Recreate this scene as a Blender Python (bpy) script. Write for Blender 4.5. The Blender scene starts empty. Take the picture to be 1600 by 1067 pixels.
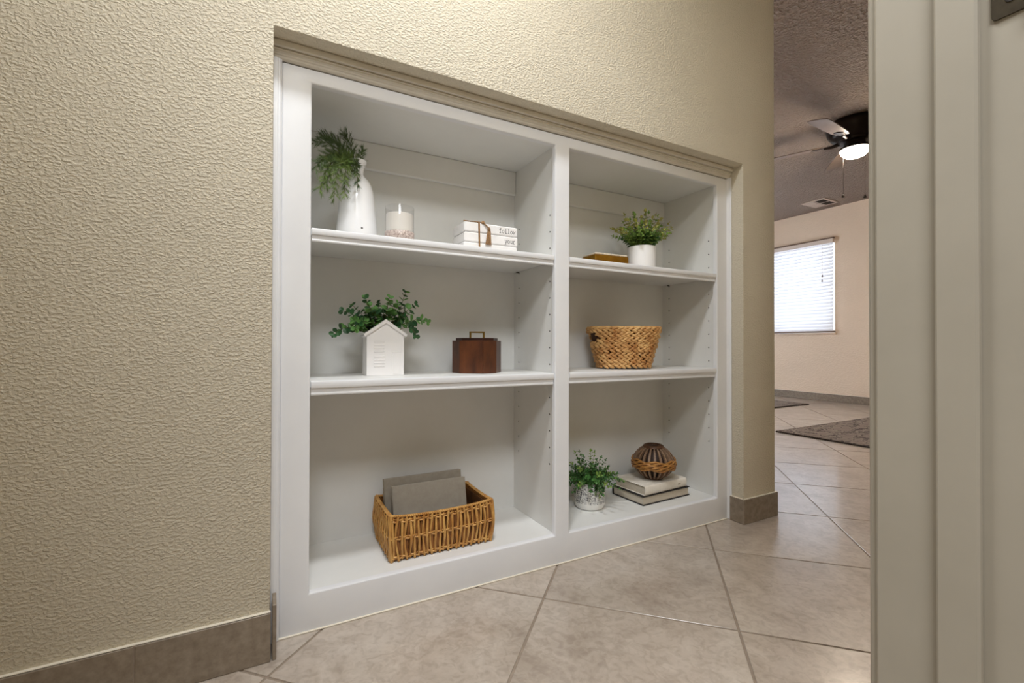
import bpy, bmesh, math, random
from mathutils import Vector, Matrix, Euler

# ------------------------------------------------------------------ camera, light, exposure
SC = bpy.context.scene
COL = SC.collection
R = math.radians
H_CAM, D_CAM = 0.70, 1.1482
cam_d = bpy.data.cameras.new('camera')
cam_d.sensor_fit = 'HORIZONTAL'; cam_d.sensor_width = 36.0
cam_d.lens = 711.0 / 1600.0 * 36.0
cam_d.clip_start = 0.02
cam = bpy.data.objects.new('camera', cam_d); COL.objects.link(cam)
cam.matrix_world = (Matrix.Translation((0, -D_CAM, H_CAM)) @ Matrix.Rotation(R(-28.194), 4, 'Z')
                    @ Matrix.Rotation(R(90 + 0.4446), 4, 'X') @ Matrix.Rotation(R(0.136), 4, 'Z'))
SC.camera = cam

w = bpy.data.worlds.new('daylight'); SC.world = w; w.use_nodes = True
w.node_tree.nodes['Background'].inputs[0].default_value = (0.80, 0.88, 1.0, 1)
w.node_tree.nodes['Background'].inputs[1].default_value = 0.9

def area(name, loc, rot, size, size_y, power, color, shape='RECTANGLE'):
    d = bpy.data.lights.new(name, 'AREA'); d.shape = shape; d.size = size
    if shape in ('RECTANGLE', 'ELLIPSE'): d.size_y = size_y
    d.energy = power; d.color = color
    o = bpy.data.objects.new(name, d); COL.objects.link(o)
    o.location = loc; o.rotation_euler = rot
    return o
# hall ceiling lamp, ceiling lamp of the room the camera stands in, daylight at the window
area('hall_lamp_light', (0.26, -0.56, 2.41), (0, 0, 0), 0.24, 0.24, 14.5, (0.955, 0.98, 1.0), 'DISK')
area('bedroom_lamp_light', (-0.18, -1.80, 2.40), (0, 0, 0), 0.80, 0.80, 31.0, (0.955, 0.98, 1.0), 'DISK')
area('window_daylight', (6.60, 2.75, 1.50), (0, R(90), 0), 1.5, 1.9, 17.0, (0.84, 0.91, 1.0))
area('added_fill_daylight', (3.95, 4.45, 1.10), (R(-90), 0, 0), 1.7, 1.9, 44.0, (0.84, 0.91, 1.0))  # added fill: daylight through an invented, unseen glass door, brightens the far room

SC.view_settings.view_transform = 'Standard'
SC.view_settings.look = 'None'
SC.view_settings.gamma = 1.0
SC.view_settings.use_curve_mapping = False
SC.view_settings.exposure = 0.56
SC.cycles.use_denoising = True
SC.cycles.max_bounces = 10
SC.cycles.diffuse_bounces = 6

# ------------------------------------------------------------------ helpers
def lin(c):
    return tuple((v/255/12.92 if v/255 <= .04045 else ((v/255+.055)/1.055)**2.4) for v in c)

def mat(name, rgb, rough=.5, metal=0, var=None, vscale=8, vdetail=4, bump=None, spec=.5, rand=0, stretch=None,
        sub=0, trans=0, ior=1.45, coat=0):
    """rgb in sRGB 0-255; var = second colour mixed by noise; bump = (scale, strength, distance)"""
    m = bpy.data.materials.new(name); m.use_nodes = True
    nt = m.node_tree; N = nt.nodes; L = nt.links
    b = N['Principled BSDF']
    b.inputs['Base Color'].default_value = (*lin(rgb), 1)
    b.inputs['Roughness'].default_value = rough
    b.inputs['Metallic'].default_value = metal
    b.inputs['Specular IOR Level'].default_value = spec
    b.inputs['IOR'].default_value = ior
    b.inputs['Transmission Weight'].default_value = trans
    b.inputs['Coat Weight'].default_value = coat
    if var or bump or rand:
        tc = N.new('ShaderNodeTexCoord'); mp = N.new('ShaderNodeMapping'); L.new(tc.outputs['Object'], mp.inputs[0])
        if stretch: mp.inputs['Scale'].default_value = stretch
        oi = N.new('ShaderNodeObjectInfo')
        if rand:
            sc = N.new('ShaderNodeMath'); sc.operation = 'MULTIPLY'; sc.inputs[1].default_value = 37.0
            L.new(oi.outputs['Random'], sc.inputs[0])
            L.new(sc.outputs[0], mp.inputs['Location'])
    colsock = None
    if var:
        n = N.new('ShaderNodeTexNoise'); n.inputs['Scale'].default_value = vscale; n.inputs['Detail'].default_value = vdetail
        n.inputs['Roughness'].default_value = .62
        L.new(mp.outputs[0], n.inputs['Vector'])
        cr = N.new('ShaderNodeValToRGB'); cr.color_ramp.elements[0].position = .33; cr.color_ramp.elements[1].position = .67
        cr.color_ramp.elements[0].color = (*lin(rgb), 1); cr.color_ramp.elements[1].color = (*lin(var), 1)
        L.new(n.outputs['Fac'], cr.inputs[0]); colsock = cr.outputs[0]
    if rand:
        hs = N.new('ShaderNodeHueSaturation')
        mr = N.new('ShaderNodeMapRange'); mr.inputs['To Min'].default_value = 1 - rand; mr.inputs['To Max'].default_value = 1 + rand
        L.new(oi.outputs['Random'], mr.inputs['Value']); L.new(mr.outputs[0], hs.inputs['Value'])
        if colsock: L.new(colsock, hs.inputs['Color'])
        else: hs.inputs['Color'].default_value = (*lin(rgb), 1)
        colsock = hs.outputs[0]
    if colsock: L.new(colsock, b.inputs['Base Color'])
    if bump:
        n2 = N.new('ShaderNodeTexNoise'); n2.inputs['Scale'].default_value = bump[0]; n2.inputs['Detail'].default_value = 3
        L.new(mp.outputs[0], n2.inputs['Vector'])
        bp = N.new('ShaderNodeBump'); bp.inputs['Strength'].default_value = bump[1]; bp.inputs['Distance'].default_value = bump[2]
        L.new(n2.outputs['Fac'], bp.inputs['Height']); L.new(bp.outputs[0], b.inputs['Normal'])
    return m

def plaster(name, rgb, scale, dist, lo=.40, hi=.66, stretch=(1, 1, 1.35), strength=1.0, rough=.75):
    m = bpy.data.materials.new(name); m.use_nodes = True
    nt = m.node_tree; N = nt.nodes; L = nt.links; b = N['Principled BSDF']
    b.inputs['Roughness'].default_value = rough; b.inputs['Specular IOR Level'].default_value = .25
    tc = N.new('ShaderNodeTexCoord'); mp = N.new('ShaderNodeMapping'); mp.inputs['Scale'].default_value = stretch
    L.new(tc.outputs['Object'], mp.inputs[0])
    n0 = N.new('ShaderNodeTexNoise'); n0.inputs['Scale'].default_value = 2.2; n0.inputs['Detail'].default_value = 3
    L.new(mp.outputs[0], n0.inputs['Vector'])
    cr0 = N.new('ShaderNodeValToRGB')
    cr0.color_ramp.elements[0].color = (*lin([v*.975 for v in rgb]), 1); cr0.color_ramp.elements[1].color = (*lin([min(255, v*1.02) for v in rgb]), 1)
    L.new(n0.outputs['Fac'], cr0.inputs[0]); L.new(cr0.outputs[0], b.inputs['Base Color'])
    n = N.new('ShaderNodeTexNoise'); n.inputs['Scale'].default_value = scale; n.inputs['Detail'].default_value = 2.5
    n.inputs['Roughness'].default_value = .45; n.inputs['Distortion'].default_value = .35
    L.new(mp.outputs[0], n.inputs['Vector'])
    cr = N.new('ShaderNodeValToRGB'); cr.color_ramp.elements[0].position = lo; cr.color_ramp.elements[1].position = hi
    cr.color_ramp.interpolation = 'EASE'
    L.new(n.outputs['Fac'], cr.inputs[0])
    bp = N.new('ShaderNodeBump'); bp.inputs['Strength'].default_value = strength; bp.inputs['Distance'].default_value = dist
    L.new(cr.outputs[0], bp.inputs['Height']); L.new(bp.outputs[0], b.inputs['Normal'])
    return m

class MB:
    def __init__(s): s.v = []; s.f = []; s.mi = []
    def add(s, vs, fs, mi=0):
        o = len(s.v); s.v += [tuple(p) for p in vs]
        for f in fs: s.f.append(tuple(i+o for i in f)); s.mi.append(mi)
        return s
    def box(s, x0, x1, y0, y1, z0, z1, mi=0, M=None):
        p = [(x, y, z) for z in (z0, z1) for y in (y0, y1) for x in (x0, x1)]
        if M: p = [M @ Vector(q) for q in p]
        return s.add(p, [(0,2,3,1),(4,5,7,6),(0,1,5,4),(2,6,7,3),(0,4,6,2),(1,3,7,5)], mi)
    def rbox(s, x0, x1, y0, y1, z0, z1, r=.002, mi=0, M=None):
        """box with chamfered edges"""
        V = []; idx = {}
        X = (x0, x1); Y = (y0, y1); Z = (z0, z1)
        for i in (0,1):
            for j in (0,1):
                for k in (0,1):
                    c = Vector((X[i], Y[j], Z[k])); sg = (1-2*i, 1-2*j, 1-2*k)
                    for a in range(3):
                        d = Vector([sg[t]*r if t != a else 0 for t in range(3)])
                        idx[i,j,k,a] = len(V); V.append(c + d)
        F = []
        for a in range(3):
            b_, c_ = (a+1) % 3, (a+2) % 3
            for e in (0,1):
                q = []
                for (m, n) in ((0,0),(1,0),(1,1),(0,1)):
                    t = [0,0,0]; t[a] = e; t[b_] = m; t[c_] = n; q.append(idx[(*t, a)])
                F.append(q if e else q[::-1])
            for m in (0,1):
                for n in (0,1):
                    t0 = [0,0,0]; t1 = [0,0,0]; t0[b_] = t1[b_] = m; t0[c_] = t1[c_] = n; t1[a] = 1
                    q = [idx[(*t0, b_)], idx[(*t1, b_)], idx[(*t1, c_)], idx[(*t0, c_)]]
                    F.append(q if (m + n) % 2 == 0 else q[::-1])
        for i in (0,1):
            for j in (0,1):
                for k in (0,1):
                    q = [idx[i,j,k,0], idx[i,j,k,1], idx[i,j,k,2]]
                    F.append(q)
        if M: V = [M @ p for p in V]
        return s.add(V, F, mi)
    def lathe(s, prof, n=32, c=(0,0,0), mi=0, cap0=True, cap1=True, sx=1, sy=1):
        V = []; F = []
        for (r, z) in prof:
            for k in range(n):
                a = 2*math.pi*k/n; V.append((c[0]+sx*r*math.cos(a), c[1]+sy*r*math.sin(a), c[2]+z))
        for i in range(len(prof)-1):
            for k in range(n):
                k2 = (k+1) % n; F.append((i*n+k, i*n+k2, (i+1)*n+k2, (i+1)*n+k))
        if cap0: F.append(tuple(range(n-1, -1, -1)))
        if cap1: F.append(tuple((len(prof)-1)*n+k for k in range(n)))
        return s.add(V, F, mi)
    def tube(s, pts, rad, n=6, mi=0, caps=True, closed=False):
        pts = [Vector(p) for p in pts]; m = len(pts)
        if not isinstance(rad, (list, tuple)): rad = [rad]*m
        V = []; F = []; up = None
        for i, p in enumerate(pts):
            if closed: t = pts[(i+1) % m] - pts[i-1]
            else: t = pts[min(i+1, m-1)] - pts[max(i-1, 0)]
            t.normalize()
            if up is None:
                up = Vector((0,0,1)) if abs(t.z) < .9 else Vector((1,0,0))
            a = (up - t*up.dot(t))
            if a.length < 1e-6: a = t.orthogonal()
            a.normalize(); up = a; b = t.cross(a)
            for k in range(n):
                an = 2*math.pi*k/n; V.append(p + (a*math.cos(an) + b*math.sin(an))*rad[i])
        for i in range(m if closed else m-1):
            j = (i+1) % m
            for k in range(n):
                k2 = (k+1) % n; F.append((i*n+k, i*n+k2, j*n+k2, j*n+k))
        if caps and not closed:
            F.append(tuple(range(n-1, -1, -1))); F.append(tuple((m-1)*n+k for k in range(n)))
        return s.add(V, F, mi)
    def prism(s, poly, z0, z1, mi=0, M=None):
        n = len(poly); V = [Vector((x, y, z0)) for x, y in poly] + [Vector((x, y, z1)) for x, y in poly]
        if M: V = [M @ p for p in V]
        F = [tuple(range(n-1, -1, -1)), tuple(range(n, 2*n))] + [(i, (i+1) % n, n+(i+1) % n, n+i) for i in range(n)]
        return s.add(V, F, mi)
    def ellipsoid(s, c, ax, n=8, m=5, mi=0):
        """ax: three half-axis vectors"""
        V = []; F = []; c = Vector(c)
        for i in range(1, m):
            th = math.pi*i/m
            for k in range(n):
                a = 2*math.pi*k/n
                V.append(c + ax[0]*math.cos(th) + (ax[1]*math.cos(a) + ax[2]*math.sin(a))*math.sin(th))
        for i in range(m-2):
            for k in range(n):
                k2 = (k+1) % n; F.append((i*n+k, (i+1)*n+k, (i+1)*n+k2, i*n+k2))
        V.append(c + ax[0]); V.append(c - ax[0]); a0 = len(V)-2
        for k in range(n):
            k2 = (k+1) % n; F.append((a0, k, k2)); F.append((a0+1, (m-2)*n+k2, (m-2)*n+k))
        return s.add(V, F, mi)
    def mesh(s, name, mats, smooth=False, bevel=0):
        me = bpy.data.meshes.new(name); me.from_pydata(s.v, [], s.f)
        if not isinstance(mats, (list, tuple)): mats = [mats]
        for m in mats: me.materials.append(m)
        if len(mats) > 1: me.polygons.foreach_set('material_index', s.mi)
        bm = bmesh.new(); bm.from_mesh(me)
        bmesh.ops.recalc_face_normals(bm, faces=bm.faces)
        if bevel: bmesh.ops.bevel(bm, geom=[e for e in bm.edges if e.is_manifold and e.calc_face_angle(0) > R(30)], offset=bevel, segments=2, affect='EDGES', profile=.5)
        bm.to_mesh(me); bm.free()
        if smooth:
            me.polygons.foreach_set('use_smooth', [True]*len(me.polygons))
            me.set_sharp_from_angle(angle=R(smooth if smooth > 1 else 40))
        me.update()
        return me
    def build(s, name, mats, parent=None, smooth=False, bevel=0, loc=None):
        return link(name, s.mesh(name, mats, smooth, bevel), parent, loc)

def link(name, me, parent=None, loc=None, rot=None):
    o = bpy.data.objects.new(name, me); COL.objects.link(o)
    if parent: o.parent = parent
    if loc: o.location = loc
    if rot: o.rotation_euler = rot
    return o
def tag(o, label, cat, group=None):
    o['label'] = label; o['category'] = cat
    if group: o['group'] = group
    return o
def thing(name, label, cat, loc=(0,0,0), rz=0, group=None):
    o = bpy.data.objects.new(name, None); COL.objects.link(o)
    o.empty_display_size = .05; o.location = loc; o.rotation_euler = (0, 0, rz)
    return tag(o, label, cat, group)
def struct(o, label=None):
    o['kind'] = 'structure'
    if label: o['label'] = label
    return o

# ------------------------------------------------------------------ materials
M_WALL = plaster('cream_textured_paint', (217, 209, 191), 145, .0012)
M_WALLS = plaster('cream_smooth_paint', (224, 210, 178), 40, .0006)
M_FARWALL = plaster('peach_wall_paint', (238, 219, 197), 45, .0015)
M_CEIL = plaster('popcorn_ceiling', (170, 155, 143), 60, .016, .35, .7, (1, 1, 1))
M_DARKROOM = mat('bedroom_wall_paint', (200, 192, 172), .8)
M_WHITE = mat('white_satin_enamel', (234, 235, 238), .38, var=(229, 230, 234), vscale=6, bump=(24, .12, .001))
M_WHITEIN = mat('white_cabinet_interior', (231, 231, 229), .42, var=(226, 226, 224), vscale=5)
M_TRIM = mat('aged_white_scribe_trim', (224, 219, 208), .45, var=(214, 208, 196), vscale=20)
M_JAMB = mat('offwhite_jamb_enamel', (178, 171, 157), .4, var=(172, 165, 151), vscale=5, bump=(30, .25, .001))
M_HOLE = mat('dark_pin_hole', (70, 62, 52), .8)
M_GROUT = mat('taupe_grout', (158, 144, 130), .95, var=(144, 130, 116), vscale=40, bump=(200, .4, .001), spec=.05)
M_CAULK = mat('pale_caulk', (232, 224, 208), .6)
M_BASE = mat('taupe_stone_tile', (152, 139, 123), .45, var=(124, 111, 96), vscale=48, vdetail=8, bump=(60, .2, .001), rand=.05)
M_PIN = mat('steel_pin', (90, 85, 78), .4, 1)
M_GREYVENT = mat('white_register_paint', (205, 190, 178), .5)
M_VENTSHADE = mat('register_painted_shade', (30, 25, 22), .9)

def tile_mat():
    m = bpy.data.materials.new('taupe_floor_tile'); m.use_nodes = True
    nt = m.node_tree; N = nt.nodes; L = nt.links; b = N['Principled BSDF']
    tc = N.new('ShaderNodeTexCoord'); mp = N.new('ShaderNodeMapping'); oi = N.new('ShaderNodeObjectInfo')
    mu = N.new('ShaderNodeMath'); mu.operation = 'MULTIPLY'; mu.inputs[1].default_value = 53
    L.new(oi.outputs['Random'], mu.inputs[0]); L.new(mu.outputs[0], mp.inputs['Location']); L.new(tc.outputs['Object'], mp.inputs[0])
    n1 = N.new('ShaderNodeTexNoise'); n1.inputs['Scale'].default_value = 7; n1.inputs['Detail'].default_value = 9; n1.inputs['Roughness'].default_value = .68; n1.inputs['Distortion'].default_value = .7
    L.new(mp.outputs[0], n1.inputs['Vector'])
    cr = N.new('ShaderNodeValToRGB'); e = cr.color_ramp.elements
    e[0].position = .30; e[0].color = (*lin((164, 150, 136)), 1); e[1].position = .68; e[1].color = (*lin((198, 187, 175)), 1)
    k = e.new(.5); k.color = (*lin((183, 170, 157)), 1)
    L.new(n1.outputs['Fac'], cr.inputs[0])
    n2 = N.new('ShaderNodeTexNoise'); n2.inputs['Scale'].default_value = 42; n2.inputs['Detail'].default_value = 6; n2.inputs['Distortion'].default_value = 1.2
    L.new(mp.outputs[0], n2.inputs['Vector'])
    cr2 = N.new('ShaderNodeValToRGB'); cr2.color_ramp.elements[0].position = .36; cr2.color_ramp.elements[1].position = .56
    cr2.color_ramp.elements[0].color = (.80, .78, .76, 1); cr2.color_ramp.elements[1].color = (1, 1, 1, 1)
    L.new(n2.outputs['Fac'], cr2.inputs[0])
    mx = N.new('ShaderNodeMix'); mx.data_type = 'RGBA'; mx.blend_type = 'MULTIPLY'; mx.inputs['Factor'].default_value = .8
    L.new(cr.outputs[0], mx.inputs[6]); L.new(cr2.outputs[0], mx.inputs[7])
    hs = N.new('ShaderNodeHueSaturation'); mr = N.new('ShaderNodeMapRange'); mr.inputs['To Min'].default_value = .95; mr.inputs['To Max'].default_value = 1.05
    L.new(oi.outputs['Random'], mr.inputs['Value']); L.new(mr.outputs[0], hs.inputs['Value']); L.new(mx.outputs[2], hs.inputs['Color'])
    L.new(hs.outputs[0], b.inputs['Base Color'])
    b.inputs['Roughness'].default_value = .30; b.inputs['Specular IOR Level'].default_value = .5; b.inputs['Coat Weight'].default_value = .45; b.inputs['Coat Roughness'].default_value = .14
    bp = N.new('ShaderNodeBump'); bp.inputs['Strength'].default_value = .25; bp.inputs['Distance'].default_value = .0015
    L.new(n1.outputs['Fac'], bp.inputs['Height']); L.new(bp.outputs[0], b.inputs['Normal'])
    return m
M_TILE = tile_mat()

# ------------------------------------------------------------------ measures (metres; wall face at y=0)
CEIL = 2.44
XL, XR, XE, ZT = 0.0074, 1.6485, 1.8518, 1.4163          # niche and wall end
YF = 0.0667                                              # face frame plane
FL, FR, ZFT = 0.026, 1.6470, 1.3770
O1L, O1R, O2L, O2R = 0.0913, 0.8086, 0.8635, 1.5820
ZOB, ZOT, YB = 0.0925, 1.3423, 0.3634
XB0, XB1, XB2, XB3 = 0.080, 0.8190, 0.8530, 1.5942       # inner faces of the side panels
ZC = 1.3500
XFAR = 6.24
YD0, YD1 = -0.871, -0.995                                # hall-side and bedroom-side faces of the door wall
XJ, XJ2 = 0.65, -0.16

# ------------------------------------------------------------------ structure: walls, ceiling, floor
def polywall(name, poly, y0, y1, m, bev=0.003):
    """upright wall from an (x,z) outline, extruded y0..y1"""
    mb = MB(); n = len(poly)
    V = [(x, y0, z) for x, z in poly] + [(x, y1, z) for x, z in poly]
    F = [tuple(range(n)), tuple(range(2*n-1, n-1, -1))] + [(i, n+i, n+(i+1) % n, (i+1) % n) for i in range(n)]
    mb.add(V, F)
    return struct(mb.build(name, m, bevel=bev, smooth=30 if bev else False))
polywall('wall_back', [(-2.2, -.02), (XL, -.02), (XL, ZT), (XR, ZT), (XR, -.02), (XE, -.02), (XE, CEIL), (-2.2, CEIL)], 0, .0655, M_WALL, .004)['label'] = 'cream orange-peel textured wall around the niche'
# return of the niche wall into the far room, and closet enclosure behind the bookcase
struct(MB().box(1.73, XE-.0005, .0665, 4.2, -.02, CEIL).build('wall_return', M_FARWALL))
struct(MB().box(-2.2, 1.73, .46, .54, -.02, CEIL).build('wall_closet', M_DARKROOM))
struct(MB().box(-2.3, -2.2, -1.0, .54, -.02, CEIL).build('wall_hall_end', M_WALLS))
# far room
YW0, YW1, ZW0, ZW1 = 1.955, 3.55, .865, 2.055
wf = MB()
wf.box(XFAR, XFAR+.16, -3.2, YW0, -.02, CEIL).box(XFAR, XFAR+.16, YW1, 4.3, -.02, CEIL)
wf.box(XFAR, XFAR+.16, YW0, YW1, -.02, ZW0).box(XFAR, XFAR+.16, YW0, YW1, ZW1, CEIL)
struct(wf.build('wall_far', M_FARWALL))
struct(MB().box(1.73, 3.05, 4.2, 4.32, -.02, CEIL).box(4.85, XFAR+.16, 4.2, 4.32, -.02, CEIL).box(3.05, 4.85, 4.2, 4.32, 2.05, CEIL).build('wall_room_left', M_FARWALL))
sd = struct(MB().box(3.05, 3.10, 4.22, 4.28, 0, 2.05).box(4.80, 4.85, 4.22, 4.28, 0, 2.05).box(3.92, 3.98, 4.22, 4.28, .05, 2.0).box(3.10, 4.80, 4.22, 4.28, 2.0, 2.05).box(3.10, 4.80, 4.22, 4.28, 0, .05).build('added_glass_door', mat('added_door_white', (228, 226, 224), .5)))  # glass door made up out of view to let extra daylight in

struct(MB().box(2.0, XFAR+.16, -3.2, -3.08, -.02, CEIL).build('wall_room_right', M_FARWALL))
# wall with the doorway the camera looks through
polywall('wall_doorway', [(-2.2, -.02), (XJ2-.02, -.02), (XJ2-.02, 2.06), (XJ+.02, 2.06), (XJ+.02, -.02), (2.0, -.02), (2.0, CEIL), (-2.2, CEIL)], YD0-.0005, YD1+.0005, M_WALLS, 0)
struct(MB().box(1.9, 2.0, -3.2, YD1, -.02, CEIL).build('wall_bedroom_right', M_DARKROOM))
struct(MB().box(-2.3, -2.2, -4.0, -1.0, -.02, CEIL).build('wall_bedroom_left', M_DARKROOM))
struct(MB().box(-2.3, 2.0, -4.1, -4.0, -.02, CEIL).build('wall_bedroom_back', M_DARKROOM))
struct(MB().box(1.9, 2.0, -4.1, -3.2, -.02, CEIL).build('wall_bedroom_corner', M_DARKROOM))
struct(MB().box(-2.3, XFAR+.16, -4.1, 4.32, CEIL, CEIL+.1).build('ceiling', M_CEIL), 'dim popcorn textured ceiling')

floor = struct(MB().box(-2.3, XFAR+.16, -4.1, 4.32, -.08, -.0026).build('floor', M_GROUT), 'diagonally laid taupe tile floor')
# diagonal tiles, one object each; u runs along (1,-1), v along (1,1)
SA, SB = 0.694, 0.655
ua, vb = SA/math.sqrt(2), SB/math.sqrt(2)
G = .0032
tm = MB()
x0, y0 = ua/2-G, vb/2-G
tv = []
for (dz, ins) in ((-.012, 0), (-.0007, 0), (0, .0006)):
    tv += [(-x0+ins, -y0+ins, dz), (x0-ins, -y0+ins, dz), (x0-ins, y0-ins, dz), (-x0+ins, y0-ins, dz)]
tm.add(tv, [(3,2,1,0)] + [(4*j+i, 4*j+(i+1) % 4, 4*j+4+(i+1) % 4, 4*j+4+i) for j in (0,1) for i in range(4)] + [(8,9,10,11)])
tile_me = tm.mesh('tile', M_TILE)
c0, s0 = 0.752, 0.600          # grout lines x-y = c0+k*SA , x+y = s0+k*SB
def in_view(x, y):
    dx, dy = x, y + D_CAM
    a = math.degrees(math.atan2(dx, dy))
    return -42 < a < 92
for i in range(-4, 14):
    for j in range(-4, 15):
        c = c0 + (i+.5)*SA; s = s0 + (j+.5)*SB
        x, y = (s+c)/2, (s-c)/2
        if not (-1.6 < x < XFAR+.25 and -1.9 < y < 4.3): continue
        if not in_view(x, y) and math.hypot(x, y+D_CAM) > .8: continue
        if y > .46 and x < 1.75: continue
        if y < -1.3 and x > 1.9 : pass
        o = link('tile', tile_me, floor, (x, y, 0), (0, 0, R(-45)))

# ------------------------------------------------------------------ tile baseboards
def baseboard(name, segs, axis, at, out, z1=.0985, label=None):
    """segs: (a0,a1) runs along axis; thickness goes from `at` to `out`"""
    root = None
    pieces = []
    mbk = MB()
    lo, hi = min(at, out), max(at, out)
    a0, a1 = segs[0][0], segs[-1][1]
    # grout/caulk core behind the tiles, becoming the pale top line
    t = .0016
    core_lo, core_hi = (lo+t, hi) if out < at else (lo, hi-t)
    if axis == 'x': mbk.box(a0+.001, a1-.001, core_lo, core_hi, -.002, z1)
    else: mbk.box(core_lo, core_hi, a0+.001, a1-.001, -.002, z1)
    root = struct(mbk.build(name, M_GROUT), label)
    mc = MB()
    if axis == 'x': mc.rbox(a0+.001, a1-.001, core_lo+.0004, core_hi, z1+.0004, z1+.0026, .0005)
    else: mc.rbox(core_lo+.0004, core_hi, a0+.001, a1-.001, z1+.0004, z1+.0026, .0005)
    mc.build('caulk_line', M_CAULK, root)
    for (p, q) in segs:
        m = MB()
        if axis == 'x': m.rbox(p+.0012, q-.0012, lo, hi, .0005, z1, .0012)
        else: m.rbox(lo, hi, p+.0012, q-.0012, .0005, z1, .0012)
        m.build('tile', M_BASE, root)
    return root
baseboard('baseboard_left', [(-1.6, -1.146), (-1.146, -.687), (-.687, -.2284), (-.2284, XL+.002)], 'x', .001, -.009, .107, 'taupe tile baseboard on the textured wall')
# tile turned into the niche at its left side: stands a little taller
struct(MB().rbox(XL+.0045, XL+.0125, -.006, .052, .0005, .122, .001).build('baseboard_niche', M_BASE))
baseboard('baseboard_right', [(XR-.009, XE+.008)], 'x', .001, -.009, .0955, 'short taupe tile baseboard at the wall end')
baseboard('baseboard_reveal', [(-.0075, .056)], 'y', XR+.001, XR-.009, .0955)
baseboard('baseboard_return', [(.0, .30), (.30, .78), (.78, 1.26), (1.26, 1.74)], 'y', XE-.001, XE+.008, .0955)
baseboard('baseboard_far', [(-1.2+.48*k, -1.2+.48*(k+1)) for k in range(11)], 'y', XFAR+.001, XFAR-.010, .092, 'taupe tile baseboard below the window')

# ------------------------------------------------------------------ built-in bookcase
bc = thing('built_in_bookcase', 'white built-in bookcase with six open bays set into the cream wall', 'bookcase', (0, 0, 0))
fr = .0045
def board(name, x0, x1, y0, y1, z0, z1, m=M_WHITE, r=.002, parent=bc):
    return MB().rbox(x0, x1, y0, y1, z0, z1, r).build(name, m, parent)
TF = .019
xs_ = [FL, O1L, O1R, O2L, O2R, FR]; zs_ = [0.0005, ZOB, ZOT, ZFT]
bm = bmesh.new()
vf = {(a, b): bm.verts.new((xs_[a], YF, zs_[b])) for a in range(6) for b in range(4)}
vk = {(a, b): bm.verts.new((xs_[a], YF+TF, zs_[b])) for a in range(6) for b in range(4)}
solid = lambda a, b: 0 <= a < 5 and 0 <= b < 3 and not (b == 1 and a in (1, 3))
for a in range(5):
    for b in range(3):
        if not solid(a, b): continue
        bm.faces.new([vf[a, b], vf[a+1, b], vf[a+1, b+1], vf[a, b+1]]); bm.faces.new([vk[a, b+1], vk[a+1, b+1], vk[a+1, b], vk[a, b]])
        for (na, nb, p, q) in ((a-1, b, (a, b+1), (a, b)), (a+1, b, (a+1, b), (a+1, b+1)), (a, b-1, (a, b), (a+1, b)), (a, b+1, (a+1, b+1), (a, b+1))):
            if not solid(na, nb): bm.faces.new([vf[q], vf[p], vk[p], vk[q]])
bmesh.ops.recalc_face_normals(bm, faces=bm.faces)
bmesh.ops.bevel(bm, geom=[e for e in bm.edges if e.calc_face_angle(0) > R(30) and any(abs(v.co.y-YF) < 1e-6 for v in e.verts)], offset=.0042, segments=3, affect='EDGES', profile=.5)
me = bpy.data.meshes.new('face_frame'); bm.to_mesh(me); bm.free(); me.materials.append(M_WHITE)
me.polygons.foreach_set('use_smooth', [True]*len(me.polygons)); me.set_sharp_from_angle(angle=R(35))
link('face_frame', me, bc)
# carcass
board('back_panel', XB0-.016, XB3+.016, YB, YB+.012, .02, ZC+.016, M_WHITEIN, .001)
board('top_panel', XB0-.016, XB3+.016, YF+TF, YB, ZC, ZC+.016, M_WHITEIN, .001)
for a, b in ((XB0, XB1), (XB2, XB3)):
    board('bottom_panel', a, b, YF+TF-.0005, YB, ZOB-.019, ZOB-.0006, M_WHITEIN, .001)
    board('back_rail', a, b, YB-.014, YB, 1.2615, ZC, M_WHITEIN, .0035)
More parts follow.
